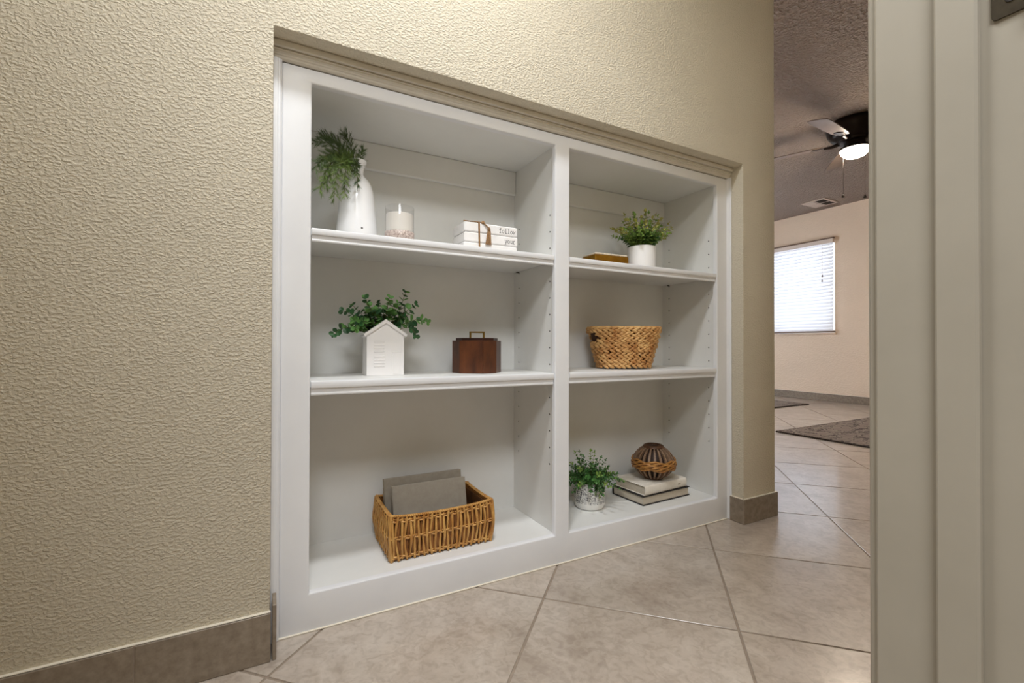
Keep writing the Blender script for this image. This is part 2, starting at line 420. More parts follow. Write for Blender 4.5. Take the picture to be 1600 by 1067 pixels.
# side panels with drilled shelf-pin holes
HZ = [.3085 + .0547*k for k in range(16)]
HY = (.1165, .326)
def side_panel(xf, nx, name):
    """face at x=xf with outward normal nx (+1/-1); holes are real bores"""
    y0, y1, z0, z1 = YF+TF, YB, ZOB-.001, ZC
    mb = MB(); cw = .012; rr = .0029; hd = .009
    ys = [y0, HY[0]-cw, HY[0]+cw, HY[1]-cw, HY[1]+cw, y1]
    for i in range(5):
        a, b = ys[i], ys[i+1]
        if i in (0, 2, 4):
            mb.add([(xf, a, z0), (xf, b, z0), (xf, b, z1), (xf, a, z1)], [(0,1,2,3)])
            continue
        hy = HY[0] if i == 1 else HY[1]
        zs = [z0] + [(HZ[k]+HZ[k+1])/2 for k in range(15)] + [z1]
        for k in range(16):
            c, d = zs[k], zs[k+1]; mz = HZ[k]
            rim = [(a,c),((a+b)/2,c),(b,c),(b,mz),(b,d),((a+b)/2,d),(a,d),(a,mz)]
            octo = [(hy+rr*math.cos(t), mz+rr*math.sin(t)) for t in [R(225+45*q) for q in range(8)]]
            V = [(xf, p, q) for p, q in rim] + [(xf, p, q) for p, q in octo] + [(xf-nx*hd, p, q) for p, q in octo]
            F = [(q, (q+1) % 8, 8+(q+1) % 8, 8+q) for q in range(8)]
            mb.add(V, F)
            o = len(mb.v) - 24
            for q in range(8):
                mb.f.append((o+8+q, o+8+(q+1) % 8, o+16+(q+1) % 8, o+16+q)); mb.mi.append(1)
            mb.f.append(tuple(o+16+q for q in range(8))); mb.mi.append(1)
    me = bpy.data.meshes.new(name); me.from_pydata(mb.v, [], mb.f)
    me.materials.append(M_WHITEIN); me.materials.append(M_HOLE)
    me.polygons.foreach_set('material_index', mb.mi)
    bm = bmesh.new(); bm.from_mesh(me)
    bmesh.ops.remove_doubles(bm, verts=bm.verts, dist=1e-5); bm.normal_update()
    bm.to_mesh(me); bm.free()
    return link(name, me, bc)
side_panel(XB0, 1, 'side_panel'); side_panel(XB1, -1, 'divider_panel')
side_panel(XB2, 1, 'divider_panel'); side_panel(XB3, -1, 'side_panel')
board('side_core', XB0-.016, XB0-.0095, YF+TF, YB, .02, ZC, M_WHITEIN, .001)
board('divider_core', XB1+.0095, XB2-.0095, YF+TF, YB, .02, ZC, M_WHITEIN, .001)
board('side_core', XB3+.0095, XB3+.016, YF+TF, YB, .02, ZC, M_WHITEIN, .001)
# shelves: board, moulded nosing, steel pins
def shelf(xa, xb, o0, o1, ztop, zn):
    s = board('shelf', xa+.002, xb-.002, YF+.012, YB-.001, ztop-.0165, ztop, M_WHITEIN, .001)
    # nosing profile (y, z relative to top)
    P = [(0.0125, 0), (.003, 0), (.0008, -.0012), (0, -.004), (0, -.0135), (.0012, -.0165), (.0045, -.0178), (.0045, -.020),
         (.0062, -.0225), (.0066, -.0265), (.0052, -.0285), (.0050, -.0310), (.0062, -.0335), (.0125, -.0335)]
    y0 = YF + .0015
    mb = MB(); n = len(P); V = []
    for x in (o0+.0022, o1-.0035): V += [(x, y0+p, ztop+.0006+q*zn/.0335) for p, q in P]
    mb.add(V, [tuple(range(n)), tuple(range(2*n-1, n-1, -1))] + [(i, n+i, n+(i+1) % n, (i+1) % n) for i in range(n)])
    mb.build('nosing', M_WHITE, s, smooth=35)
    for xx, dx in ((xa, 1), (xb, -1)):
        for yy in HY:
            m = MB(); m.rbox(min(xx, xx+dx*.011), max(xx, xx+dx*.011), yy-.0035, yy+.0035, ztop-.0205, ztop-.0167, .001)
            m.build('shelf_pin', M_PIN, s)
    return s
ZS1, ZS2 = .9875, .6095
shelf(XB0, XB1, O1L, O1R, ZS1, .0325); shelf(XB2, XB3, O2L, O2R, ZS1, .0325)
shelf(XB0, XB1, O1L, O1R, ZS2, .0360); shelf(XB2, XB3, O2L, O2R, ZS2, .0360)
# scribe mouldings that close the gap to the plaster
mb = MB()   # head moulding: stepped and coved, hung below the plaster header
P = [(YF+.004, 1.4155), (.0440, 1.4155), (.0420, 1.4110), (.0420, 1.4060), (.0440, 1.4020), (.0480, 1.4005), (.0530, 1.4003), (.0530, 1.3985), (.0495, 1.3978), (.0495, 1.3962),
     (.0525, 1.3950), (.0525, 1.3915), (.0555, 1.3900), (.0560, 1.3868), (.0590, 1.3850), (.0600, 1.3815), (.0635, 1.3790), (YF+.004, 1.3785)]
n = len(P)
V = [(XL+.0005, y, z) for y, z in P] + [(XR-.0005, y, z) for y, z in P]
mb.add(V, [tuple(range(n)), tuple(range(2*n-1, n-1, -1))] + [(i, n+i, n+(i+1) % n, (i+1) % n) for i in range(n)])
mb.build('head_moulding', M_TRIM, bc, smooth=30)
for (xa, xb, d) in ((XL+.0005, FL+.0005, 1), (FR-.003, XR-.0008, -1)):
    mb = MB(); y0 = YF
    if d == 1: Q = [(xa, y0+.012), (xa, y0-.0095), (xa+.008, y0-.0095), (xa+.011, y0-.007), (xa+.0135, y0-.007), (xb-.001, y0-.0035), (xb, y0-.0005), (xb, y0+.012)]
    else: Q = [(xb, y0+.012), (xb, y0-.0165), (xb-.0022, y0-.0165), (xb-.0030, y0-.012), (xb-.0040, y0-.007), (xa-.003, y0-.0035), (xa-.0048, y0-.001), (xa-.0048, y0+.012)]
    mb.prism(Q, .001, 1.3795); mb.build('scribe_moulding', M_WHITE, bc)
MB().rbox(FL-.004, FR+.002, YF-.0035, YF+.004, .0002, .0036, .001).build('floor_caulk', M_CAULK, bc)

# ------------------------------------------------------------------ door frame close to the camera
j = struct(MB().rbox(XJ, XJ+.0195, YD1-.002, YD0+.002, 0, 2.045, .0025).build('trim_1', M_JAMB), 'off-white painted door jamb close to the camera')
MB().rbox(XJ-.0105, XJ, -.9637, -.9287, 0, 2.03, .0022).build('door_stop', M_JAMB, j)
M_BRONZE = mat('aged_nickel_hinge', (92, 84, 70), .42, .75, var=(74, 66, 54), vscale=40)
M_SCREW = mat('dark_screw', (40, 34, 28), .5, .6)
hp_ = []
for (cy, cz, a0) in ((-.9762, 1.0340, 270), (-.9762, 1.115, 0), (-.999, 1.115, 90), (-.999, 1.0340, 180)):
    hp_ += [(cy + .004*math.cos(R(a0+22.5*q)), cz + .004*math.sin(R(a0+22.5*q))) for q in range(5)]
hm = MB(); nn_ = len(hp_)
hm.add([(XJ-.0022, a, b) for a, b in hp_] + [(XJ+.0005, a, b) for a, b in hp_], [tuple(range(nn_)), tuple(range(2*nn_-1, nn_-1, -1))] + [(i, nn_+i, nn_+(i+1) % nn_, (i+1) % nn_) for i in range(nn_)])
hg = hm.build('hinge', M_BRONZE, j)
for zz, yy in ((1.0465, -.986), (1.072, -.979), (1.1035, -.986)):
    m = MB(); Mx = Matrix.Translation((XJ-.0022, yy, zz)) @ Matrix.Rotation(R(-90), 4, 'Y')
    m.lathe([(.0042, 0), (.0040, .0006), (.002, .0003), (.0018, -.0002)], 14, cap0=False)
    m.v = [tuple(Mx @ Vector(p)) for p in m.v]
    m.build('screw', M_SCREW, hg)
m = MB(); m.tube([(XJ-.006, -1.008, 1.030), (XJ-.006, -1.008, 1.119)], .0062, 12); m.build('knuckle', M_BRONZE, hg, smooth=40)
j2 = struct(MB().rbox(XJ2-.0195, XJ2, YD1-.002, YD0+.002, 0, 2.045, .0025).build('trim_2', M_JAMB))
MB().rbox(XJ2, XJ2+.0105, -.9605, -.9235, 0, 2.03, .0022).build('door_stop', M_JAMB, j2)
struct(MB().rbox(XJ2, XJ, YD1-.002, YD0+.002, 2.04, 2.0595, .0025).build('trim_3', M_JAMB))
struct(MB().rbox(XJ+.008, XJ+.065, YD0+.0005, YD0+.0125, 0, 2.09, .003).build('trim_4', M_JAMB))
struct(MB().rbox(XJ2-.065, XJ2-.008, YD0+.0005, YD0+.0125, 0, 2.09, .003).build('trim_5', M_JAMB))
# ------------------------------------------------------------------ foliage helpers
def frame_from(d, up):
    d = d.normalized(); s = up.cross(d)
    if s.length < 1e-4: s = d.orthogonal()
    s.normalize(); n = d.cross(s)
    return d, s, n
def add_leaf(mb, p, d, up, L, W, cup=.15, mi=0):
    """small folded leaf: base at p, pointing d"""
    d, s, n = frame_from(Vector(d), Vector(up)); p = Vector(p)
    q = lambda x, y, z: p + d*(x*L) + s*(y*W) + n*(z*W)
    V = [q(0,0,0), q(.32,.40,cup), q(.32,-.40,cup), q(.36,0,0), q(.70,.42,cup*.8), q(.70,-.42,cup*.8), q(.72,0,0), q(1,0,cup*.5)]
    mb.add(V, [(0,3,1), (0,2,3), (1,3,6,4), (3,2,5,6), (4,6,7), (6,5,7)], mi)
def add_needle(mb, p, d, L, r, mi=0):
    d = Vector(d).normalized(); p = Vector(p); a = d.orthogonal().normalized(); b = d.cross(a)
    V = [p + a*r, p - a*r*.5 + b*r*.87, p - a*r*.5 - b*r*.87, p + d*L]
    mb.add(V, [(0,1,3), (1,2,3), (2,0,3)], mi)
def curve_pts(a, b, c, n):
    a, b, c = Vector(a), Vector(b), Vector(c)
    return [a*(1-t)**2 + b*2*t*(1-t) + c*t*t for t in [i/(n-1) for i in range(n)]]
M_STEM = mat('green_brown_stem', (84, 86, 48), .6)
M_LEAFA = mat('yellow_green_leaf', (152, 178, 84), .5, var=(98, 138, 70), vscale=38, rand=.18)
M_LEAFT = mat('bronze_tip_leaf', (178, 182, 96), .5, var=(146, 138, 74), vscale=60, rand=.1)
M_LEAFB = mat('boxwood_leaf', (86, 134, 66), .45, var=(54, 96, 50), vscale=45, rand=.2)
M_EUCA = mat('deep_green_eucalyptus', (58, 104, 58), .45, var=(42, 80, 50), vscale=30, rand=.28)
M_EUCB = mat('bright_green_eucalyptus', (110, 158, 84), .45, var=(84, 132, 68), vscale=30, rand=.2)
M_JUN = mat('juniper_needles', (128, 150, 74), .6, var=(80, 108, 54), vscale=45, rand=.15)
M_JUND = mat('dark_juniper_needles', (98, 120, 66), .6, var=(62, 84, 48), vscale=45, rand=.15)
M_SOIL = mat('dark_moss_soil', (58, 50, 36), .95, var=(36, 32, 24), vscale=80, bump=(150, .8, .004))
M_CER = mat('white_glazed_ceramic', (236, 236, 238), .16, var=(230, 230, 232), vscale=9, coat=.3)
M_CERM = mat('matte_white_ceramic', (238, 236, 236), .55)

def sprig(root, base, tip, bend, nleaf, L, W, mats, rnd, parent_name='sprig', t0=.25, tipfrac=.75):
    pts = curve_pts(base, bend, tip, 8)
    mb = MB(); mb.tube(pts, [.0013 - .0008*i/7 for i in range(8)], 4, 0)
    for k in range(nleaf):
        t = t0 + (1-t0)*k/(nleaf-1)
        f = t*7; i = min(6, int(f)); p = pts[i].lerp(pts[i+1], f-i); tg = (pts[i+1]-pts[i]).normalized()
        a = tg.orthogonal().normalized(); b = tg.cross(a)
        for sgn in (0, math.pi):
            an = sgn + k*1.35 + rnd.uniform(-.4, .4)
            o = a*math.cos(an) + b*math.sin(an)
            d = (o*1.0 + tg*rnd.uniform(.35, .9)).normalized()
            sc = (1.0 - .45*t)*rnd.uniform(.8, 1.15)
            add_leaf(mb, p, d, tg + Vector((0, 0, .3)), L*sc, W*sc, .2, 2 if t > tipfrac else 1)
    add_leaf(mb, pts[-1], pts[-1]-pts[-2], (0, 0, 1), L*.7, W*.7, .2, 2)
    return mb.build(parent_name, mats, root)

# ------------------------------------------------------------------ top left: vase with juniper, candle, tied books
vz = thing('ceramic_vase', 'white glazed bottle vase holding juniper sprigs on the top shelf', 'vase', (.222, .205, ZS1+.0006))
MB().lathe([(.050, 0), (.0550, .003), (.0568, .012), (.0566, .030), (.0550, .051), (.0512, .082), (.0480, .123), (.0452, .146), (.0405, .164), (.0325, .179), (.0225, .189),
            (.0175, .197), (.0170, .205), (.0190, .215), (.0232, .226), (.0258, .233), (.0254, .2362), (.0225, .2345), (.0165, .222), (.0145, .205), (.016, .19), (.02, .16)],
           44, cap1=False).build('body', M_CER, vz, smooth=50)
m = MB(); Mx = Matrix.Rotation(R(-86), 4, 'Z') @ Matrix.Translation((.0556, 0, .033)) @ Matrix.Rotation(R(88), 4, 'Y')
m.lathe([(.0031, -.001), (.0031, .0008), (.0018, .0013)], 12); m.v = [tuple(Mx @ Vector(p)) for p in m.v]
m.build('emblem', mat('grey_maker_spot', (110, 108, 106), .5), vz)
jn = thing('juniper_sprigs', 'feathery green juniper branches spilling left out of the white vase', 'greenery', (.222, .205, ZS1+.205))
rnd = random.Random(4)
O = Vector((.222, .205, ZS1+.205))
def juniper(tip, bend, n, tl, mats, dens=15):
    tip, bend = Vector(tip)-O, Vector(bend)-O
    pts = curve_pts((0, 0, -.02), bend, tip, 14)
    mb = MB(); mb.tube(pts, [.0016-.0010*i/13 for i in range(14)], 4, 0)
    for k in range(n):
        t = .16 + .84*k/(n-1); f = t*13; i = min(12, int(f)); p = pts[i].lerp(pts[i+1], f-i); tg = (pts[i+1]-pts[i]).normalized()
        a = tg.orthogonal().normalized(); b = tg.cross(a); an = k*2.4 + rnd.uniform(-.5, .5)
        o = a*math.cos(an) + b*math.sin(an)
        d = (tg*rnd.uniform(.6, 1.1) + o*.75).normalized(); ln = tl*(1.1 - .6*t)*rnd.uniform(.7, 1.2)
        q = p + d*ln
        w0 = p + O; w1 = q + O
        if w1.x < .094 or w1.y > .352: continue
        mb.tube([p, q], [.0006, .0003], 3, 0, caps=False)
        for s in range(dens):
            u = (s+.5)/dens; an2 = s*2.1; a2 = d.orthogonal().normalized(); b2 = d.cross(a2)
            nd = d*.95 + (a2*math.cos(an2) + b2*math.sin(an2))*.62 + Vector([rnd.uniform(-.12, .12) for _ in range(3)])
            add_needle(mb, p.lerp(q, u), nd, rnd.uniform(.0085, .0145), .00058, 1)
    mb.build('branch', [M_STEM, mats], jn)
B = [((.103, .165, 1.236), (.17, .19, 1.28), 18, .034, M_JUND), ((.106, .13, 1.160), (.16, .16, 1.27), 20, .034, M_JUND),
     ((.118, .14, 1.105), (.15, .15, 1.26), 24, .034, M_JUN), ((.150, .12, 1.085), (.165, .13, 1.26), 26, .034, M_JUN),
     ((.176, .12, 1.095), (.18, .13, 1.27), 24, .030, M_JUN), ((.128, .19, 1.272), (.18, .20, 1.28), 18, .034, M_JUND),
     ((.150, .23, 1.285), (.20, .22, 1.28), 16, .030, M_JUN), ((.186, .20, 1.292), (.21, .20, 1.27), 16, .030, M_JUND),
     ((.236, .20, 1.257), (.226, .20, 1.235), 12, .022, M_JUND), ((.212, .135, 1.130), (.205, .14, 1.25), 16, .020, M_JUND),
     ((.125, .17, 1.190), (.17, .18, 1.26), 20, .034, M_JUND), ((.135, .15, 1.125), (.16, .17, 1.25), 24, .034, M_JUN)]
for (tp, bn_, n_, tl_, mt_) in B: juniper(tp, bn_, int(n_*1.7), tl_*1.05, mt_, 20)

cd = thing('jar_candle', 'white candle in a clear glass tumbler on the top shelf', 'candle', (.3275, .140, ZS1+.0006))
M_GLASS = bpy.data.materials.new('thin_clear_glass'); M_GLASS.use_nodes = True
nt = M_GLASS.node_tree; N = nt.nodes; L = nt.links
N.remove(N['Principled BSDF'])
tr = N.new('ShaderNodeBsdfTransparent'); tr.inputs[0].default_value = (.97, .97, .97, 1); gl = N.new('ShaderNodeBsdfGlossy'); gl.inputs['Roughness'].default_value = .03
lw = N.new('ShaderNodeLayerWeight'); lw.inputs[0].default_value = .5; pw = N.new('ShaderNodeMath'); pw.operation = 'POWER'; pw.inputs[1].default_value = 4.0
L.new(lw.outputs['Facing'], pw.inputs[0]); fz = N.new('ShaderNodeMath'); fz.operation = 'MULTIPLY_ADD'; fz.inputs[1].default_value = .4; fz.inputs[2].default_value = .03; L.new(pw.outputs[0], fz.inputs[0]); ms = N.new('ShaderNodeMixShader')
L.new(fz.outputs[0], ms.inputs[0]); L.new(tr.outputs[0], ms.inputs[1]); L.new(gl.outputs[0], ms.inputs[2]); L.new(ms.outputs[0], N['Material Output'].inputs[0])
MB().lathe([(.0375, 0), (.0395, .0015), (.0400, .012), (.0404, .100), (.0399, .1012), (.0390, .100), (.0386, .0125), (.0, .0115)], 40, cap1=False).build('glass', M_GLASS, cd, smooth=40)
M_WAX = mat('cream_wax', (244, 240, 234), .45)
MB().lathe([(.0372, .0130), (.0382, .0135), (.0384, .079), (.037, .0802), (.0, .0795)], 36, cap1=False).build('wax', M_WAX, cd, smooth=40)
M_SPK = mat('pink_grey_speckle_base', (228, 214, 206), .4, var=(140, 118, 112), vscale=190)
MB().lathe([(.0406, .004), (.0410, .0045), (.0410, .0285), (.0407, .029)], 40, cap0=False, cap1=False).build('speckled_band', M_SPK, cd, smooth=40)
MB().tube([(0, 0, .079), (.0003, 0, .081), (.0009, .0005, .0835)], .0008, 6).build('wick', mat('charred_wick', (40, 34, 30), .9), cd)

bk = thing('tied_book_bundle', 'three white books tied with twine, spines reading follow your', 'books', (.6225, .20, ZS1+.0006))
M_BKW = mat('chalk_white_cover', (240, 238, 238), .6, var=(232, 229, 228), vscale=30, bump=(60, .2, .0008))
M_PAGE = mat('grey_page_edge', (206, 200, 192), .8, var=(188, 182, 174), vscale=60, stretch=(1, 1, 14))
M_INK = mat('black_ink', (62, 60, 64), .8)
VH = .0312
def glyph(ch):
    arc = lambda cx, cy, rx, ry, a0, a1, n=9: [(cx+rx*math.cos(R(a0+(a1-a0)*i/(n-1))), cy+ry*math.sin(R(a0+(a1-a0)*i/(n-1)))) for i in range(n)]
    return {'f': [[(.42, 0), (.42, 1.25)] + arc(.68, 1.25, .26, .3, 180, 50, 6), [(.12, 1), (.8, 1)], [(.12, 0), (.75, 0)]],
            'o': [arc(.5, .5, .40, .5, 0, 360, 13)],
            'l': [[(.18, 1.55), (.5, 1.55), (.5, 0)], [(.12, 0), (.88, 0)]],
            'w': [[(.08, 1), (.28, 0), (.5, .75), (.72, 0), (.92, 1)], [(-.02, 1), (.22, 1)], [(.78, 1), (1.02, 1)]],
            'y': [[(.12, 1), (.52, .05)], [(.9, 1), (.45, -.3), (.25, -.52), (.05, -.5)], [(0, 1), (.28, 1)], [(.75, 1), (1.0, 1)]],
            'u': [[(.05, 1), (.22, 1), (.22, .35)] + arc(.46, .3, .24, .3, 180, 320, 6) + [(.76, .35)], [(.62, 1), (.78, 1), (.78, 0), (.96, 0)]],
            'r': [[(.08, 1), (.3, 1), (.3, 0)], [(.06, 0), (.62, 0)], [(.3, .6)] + arc(.66, .62, .34, .38, 150, 50, 6)]}[ch]
for k, word in enumerate((None, 'your', 'follow')):
    z = k*VH; dx = (-.0012, .0008, 0)[k]
    vol = MB().rbox(-.0935+dx, .0935+dx, -.050, .050, z+.0006, z+VH-.0004, .0035).build('volume', M_BKW, bk, smooth=30)
    MB().rbox(-.0925+dx, .0942+dx, -.046, .0505, z+.0035, z+VH-.0035, .001).build('page_block', M_PAGE, vol)
    if word:
        mb = MB(); pitch = .0100; hx = .0098; x0 = .086 - pitch*len(word)
        for i, ch in enumerate(word):
            for st in glyph(ch):
                P = [(x0+i*pitch+a*.0088, -.0503, z+.0085+b*hx) for a, b in st]
                if len(P) == 2: P = [P[0], tuple((P[0][q]+P[1][q])/2 for q in range(3)), P[1]]
                mb.tube(P, .00070, 4)
        mb.build('lettering', M_INK, vol)
M_TWINE = mat('jute_twine', (168, 132, 92), .85, var=(122, 88, 58), vscale=160, bump=(400, .8, .002))
zt = 3*VH
tw = MB()
for dx in (-.0015, .0015):
    xs = -.043 + dx
    tw.tube([(xs, -.0518, .002), (xs-.001, -.0520, zt*.5), (xs-.002, -.0518, zt), (xs-.0018, -.048, zt+.0014), (xs, .048, zt+.0014), (xs, .0518, zt), (xs, .0518, .003)], .0016, 6)
for zz in (-.001, .0016):
    tw.tube([(-.0945, -.0465+zz, zt+.001), (-.07, -.046+zz, zt+.0016), (-.043, -.046, zt+.003), (-.030, -.0475, zt+.0022)], .0015, 6)
tw.build('twine', M_TWINE, bk)
tw = MB(); tw.ellipsoid((-.031, -.0495, zt+.002), (Vector((.006, 0, .001)), Vector((0, .005, 0)), Vector((0, 0, .005))), 10, 6)
tw.tube([(-.031, -.052, zt+.002), (-.022, -.0545, zt-.007), (-.014, -.055, zt-.014)], .0022, 6)
tw.ellipsoid((-.0125, -.0556, zt-.018), (Vector((.005, 0, 0)), Vector((0, .0045, 0)), Vector((0, 0, .0065))), 10, 6)
for i in range(9):
    a = -.012 + (i-4)*.0010; e = -.0145 + (i-4)*.0022
    tw.tube([(a, -.0556, zt-.022), ((a+e)/2, -.0562-.001*(i % 2), zt-.040), (e, -.0545-.0012*(i % 3), zt-.068 + .003*(i % 2))], .0013, 5)
tw.build('tassel', M_TWINE, bk)

# ------------------------------------------------------------------ top right: gold coaster box, potted greenery
gb = thing('gold_coaster_box', 'low gold metal holder of white stone coasters on the top shelf', 'box', (1.150, .235, ZS1+.0006), R(-3))
M_GOLD = mat('brushed_gold', (196, 152, 62), .32, 1, var=(168, 122, 44), vscale=25)
MB().rbox(-.078, .078, -.045, .045, 0, .052, .0022).build('holder', M_GOLD, gb)
M_STONE = mat('white_stone', (238, 228, 210), .4, var=(222, 210, 190), vscale=40)
for k in range(4):
    a = -.0755 + k*.0380
    MB().rbox(a, a+.0362, -.0425, .0425, .0522, .0592, .0022).build('coaster', M_STONE, gb)

pp = thing('potted_shrub', 'white cylinder pot of bronze-tipped green foliage on the top shelf', 'potted plant', (1.312, .205, ZS1+.0006))
MB().lathe([(.046, 0), (.0500, .002), (.0522, .008), (.0530, .030), (.0535, .1005), (.0525, .1020), (.0500, .1018), (.0490, .1000), (.0485, .090)], 40, cap1=False).build('pot', M_CERM, pp, smooth=40)
MB().lathe([(.0490, .0885), (.03, .091), (0, .092)], 24, cap0=False, cap1=False).build('soil', M_SOIL, pp)
rnd = random.Random(11)
for k in range(60):
    az = k*2.39996; u = ((k+.5)/60)**.5; el = R(88 - 62*u)
    ln = (.122 + .014*math.sin(k*3.1))*(1.08 if u < .5 else .88)
    d = Vector((math.cos(az)*math.cos(el), math.sin(az)*math.cos(el)*.82, math.sin(el)))
    b0 = Vector((math.cos(az)*.028*u, math.sin(az)*.028*u, .089))
    tip = b0 + d*ln + Vector((0, 0, .012)); bend = b0 + Vector((d.x*.3, d.y*.3, .75))*ln*.5
    sprig(pp, b0, tip, bend, rnd.choice((9, 10, 11)), .0235, .0190, [M_STEM, M_LEAFB if (k % 4 == 0) else M_LEAFA, M_LEAFT if k % 2 else M_LEAFA], rnd, t0=.2, tipfrac=.72)

# ------------------------------------------------------------------ middle left: house planter, wooden box
hp = thing('house_planter', 'white ceramic house-shaped planter with trailing eucalyptus leaves', 'planter', (.3035, .2, ZS2+.0006))
hb = MB(); t = .0045; w2, dp, ez, pz = .0535, .066, .122, .158
hb.prism([(-w2, 0), (w2, 0), (w2, ez), (0, pz), (-w2, ez)], 0, t, M=Matrix(((1,0,0,0),(0,0,1,0),(0,1,0,0),(0,0,0,1))))
hb.prism([(-w2, 0), (w2, 0), (w2, ez-.006), (-w2, ez-.006)], dp-t, dp, M=Matrix(((1,0,0,0),(0,0,1,0),(0,1,0,0),(0,0,0,1))))
hb.box(-w2, -w2+t, t, dp-t, 0, ez-.006).box(w2-t, w2, t, dp-t, 0, ez-.006).box(-w2+t, w2-t, t, dp-t, 0, .006)
hb.build('body', M_CERM, hp, smooth=30)
rf = MB()
for s in (-1, 1):
    poly = [(0, pz+.0065), (s*(w2+.009), ez-.0015), (s*(w2+.006), ez-.0085), (0, pz-.004)]
    rf.prism(poly if s < 0 else poly[::-1], -.0055, .010, M=Matrix(((1,0,0,0),(0,0,1,0),(0,1,0,0),(0,0,0,1))))
rf.build('gable_trim', M_CERM, hp, smooth=20)
for s in (-1, 1):
    MB().rbox(s*(w2+.0035)-.0045, s*(w2+.0035)+.0045, .010, dp, ez-.0095, ez-.0035, .0015).build('eave', M_CERM, hp)
def emboss(x0, x1, z0, z1, nm): MB().rbox(x0, x1, -.0016, .0006, z0, z1, .0006).build(nm, M_CERM, hp)
for zz in (.100, .0575):
    for q in range(4): emboss(-.034, -.003, zz-.0095*q-.0028, zz-.0095*q, 'window_slat')
MB().rbox(.021, .0425, -.0012, .0006, .004, .068, .0008).build('door_panel', M_CERM, hp)
emboss(.018, .0455, .068, .0715, 'door_lintel')
MB().box(-w2+t, w2-t, t, dp-t, .100, .106).build('soil', M_SOIL, hp)
rnd = random.Random(23)
def disc_leaf(name, r):
    mb = MB(); n = 8; V = [(.0, 0, 0)]
    V = [(r*.98, 0, -.0006)]
    for k in range(n):
        a = 2*math.pi*k/n; V.append((r + r*math.cos(a)*1.0, r*.92*math.sin(a), .16*r*abs(math.sin(a))))
    mb.add(V, [(0, 1+k, 1+(k+1) % n) for k in range(n)])
    return mb
leaf_meshes = [[disc_leaf('leaf', rr).mesh('leaf', mm) for rr in (.0070, .0094, .0116)] for mm in (M_EUCA, M_EUCB)]
def eucalyptus(base, bend, tip, nl, bright):
    pts = curve_pts(base, bend, tip, 10)
    st = MB(); st.tube(pts, [.0012-.0006*i/9 for i in range(10)], 5); so = st.build('stem', M_STEM, hp)
    for k in range(nl):
        t = .28 + .72*k/(nl-1); f = t*9; i = min(8, int(f)); p = pts[i].lerp(pts[i+1], f-i); tg = (pts[i+1]-pts[i]).normalized()
        a = tg.orthogonal().normalized(); b = tg.cross(a)
        for sg in ((0, math.pi) if k < nl-1 else (0, 2.1, 4.2)):
            an = sg + k*1.57 + rnd.uniform(-.5, .5); o = a*math.cos(an) + b*math.sin(an)
            d = (o + tg*rnd.uniform(.1, .7)).normalized(); d, s, n = frame_from(d, (tg + Vector((0, -.9, .5)) + Vector([rnd.uniform(-.6, .6) for _ in range(3)])))
            Mx = Matrix((( d.x, s.x, n.x, p.x), (d.y, s.y, n.y, p.y), (d.z, s.z, n.z, p.z), (0, 0, 0, 1)))
            w_ = Mx @ Vector((.018, 0, 0)) + Vector((.3035, .2, ZS2))
            if w_.y > .352: continue
            if p.y < .008 and abs(p.x) < .062 and p.z < .172: continue
            sz = 0 if t > .85 else rnd.choice((1, 1, 2))
            lo = link('leaf', leaf_meshes[1 if (bright and rnd.random() < .75) or rnd.random() < .2 else 0][sz], so); lo.matrix_basis = Mx
E3 = [((-.145, -.02, .118), (-.10, .01, .165), 8, 0), ((-.118, .01, .185), (-.06, .03, .175), 7, 0), ((-.085, .05, .205), (-.05, .04, .17), 6, 0),
      ((-.062, -.02, .222), (-.035, .02, .18), 7, 0), ((-.088, -.02, .135), (-.065, .02, .190), 7, 1), ((-.030, .015, .195), (-.02, .02, .18), 6, 1),
      ((-.012, .05, .215), (-.01, .04, .18), 6, 0), ((.010, .0, .228), (.005, .02, .19), 7, 1), ((.040, .015, .215), (.03, .02, .19), 7, 1),
      ((.066, .03, .250), (.045, .03, .19), 8, 0), ((.095, .02, .212), (.06, .03, .19), 7, 0), ((.118, -.02, .160), (.085, .01, .185), 8, 1),
      ((.082, -.03, .118), (.07, .0, .17), 7, 0), ((.062, .04, .175), (.04, .04, .16), 6, 0), ((-.100, .06, .140), (-.07, .05, .16), 6, 1),
      ((.030, .06, .180), (.02, .05, .16), 6, 0), ((-.045, .02, .175), (-.03, .02, .16), 6, 0), ((.058, .02, .175), (.04, .02, .17), 6, 0),
      ((-.075, .03, .165), (-.05, .03, .16), 7, 0), ((-.052, .05, .190), (-.04, .04, .16), 6, 0), ((-.09, .0, .160), (-.06, .02, .165), 7, 1), ((.028, .03, .205), (.02, .03, .16), 7, 0), ((.085, .045, .190), (.06, .04, .17), 6, 0),
      ((.0, .03, .185), (.0, .03, .15), 6, 0), ((-.02, .03, .175), (-.01, .03, .15), 6, 0), ((.082, .01, .150), (.06, .02, .17), 6, 0)]
for k, (tip, bend, nl, br) in enumerate(E3):
    eucalyptus(((k % 5-2)*.014, .020+.009*(k % 4), .104), bend, tip, nl, br)

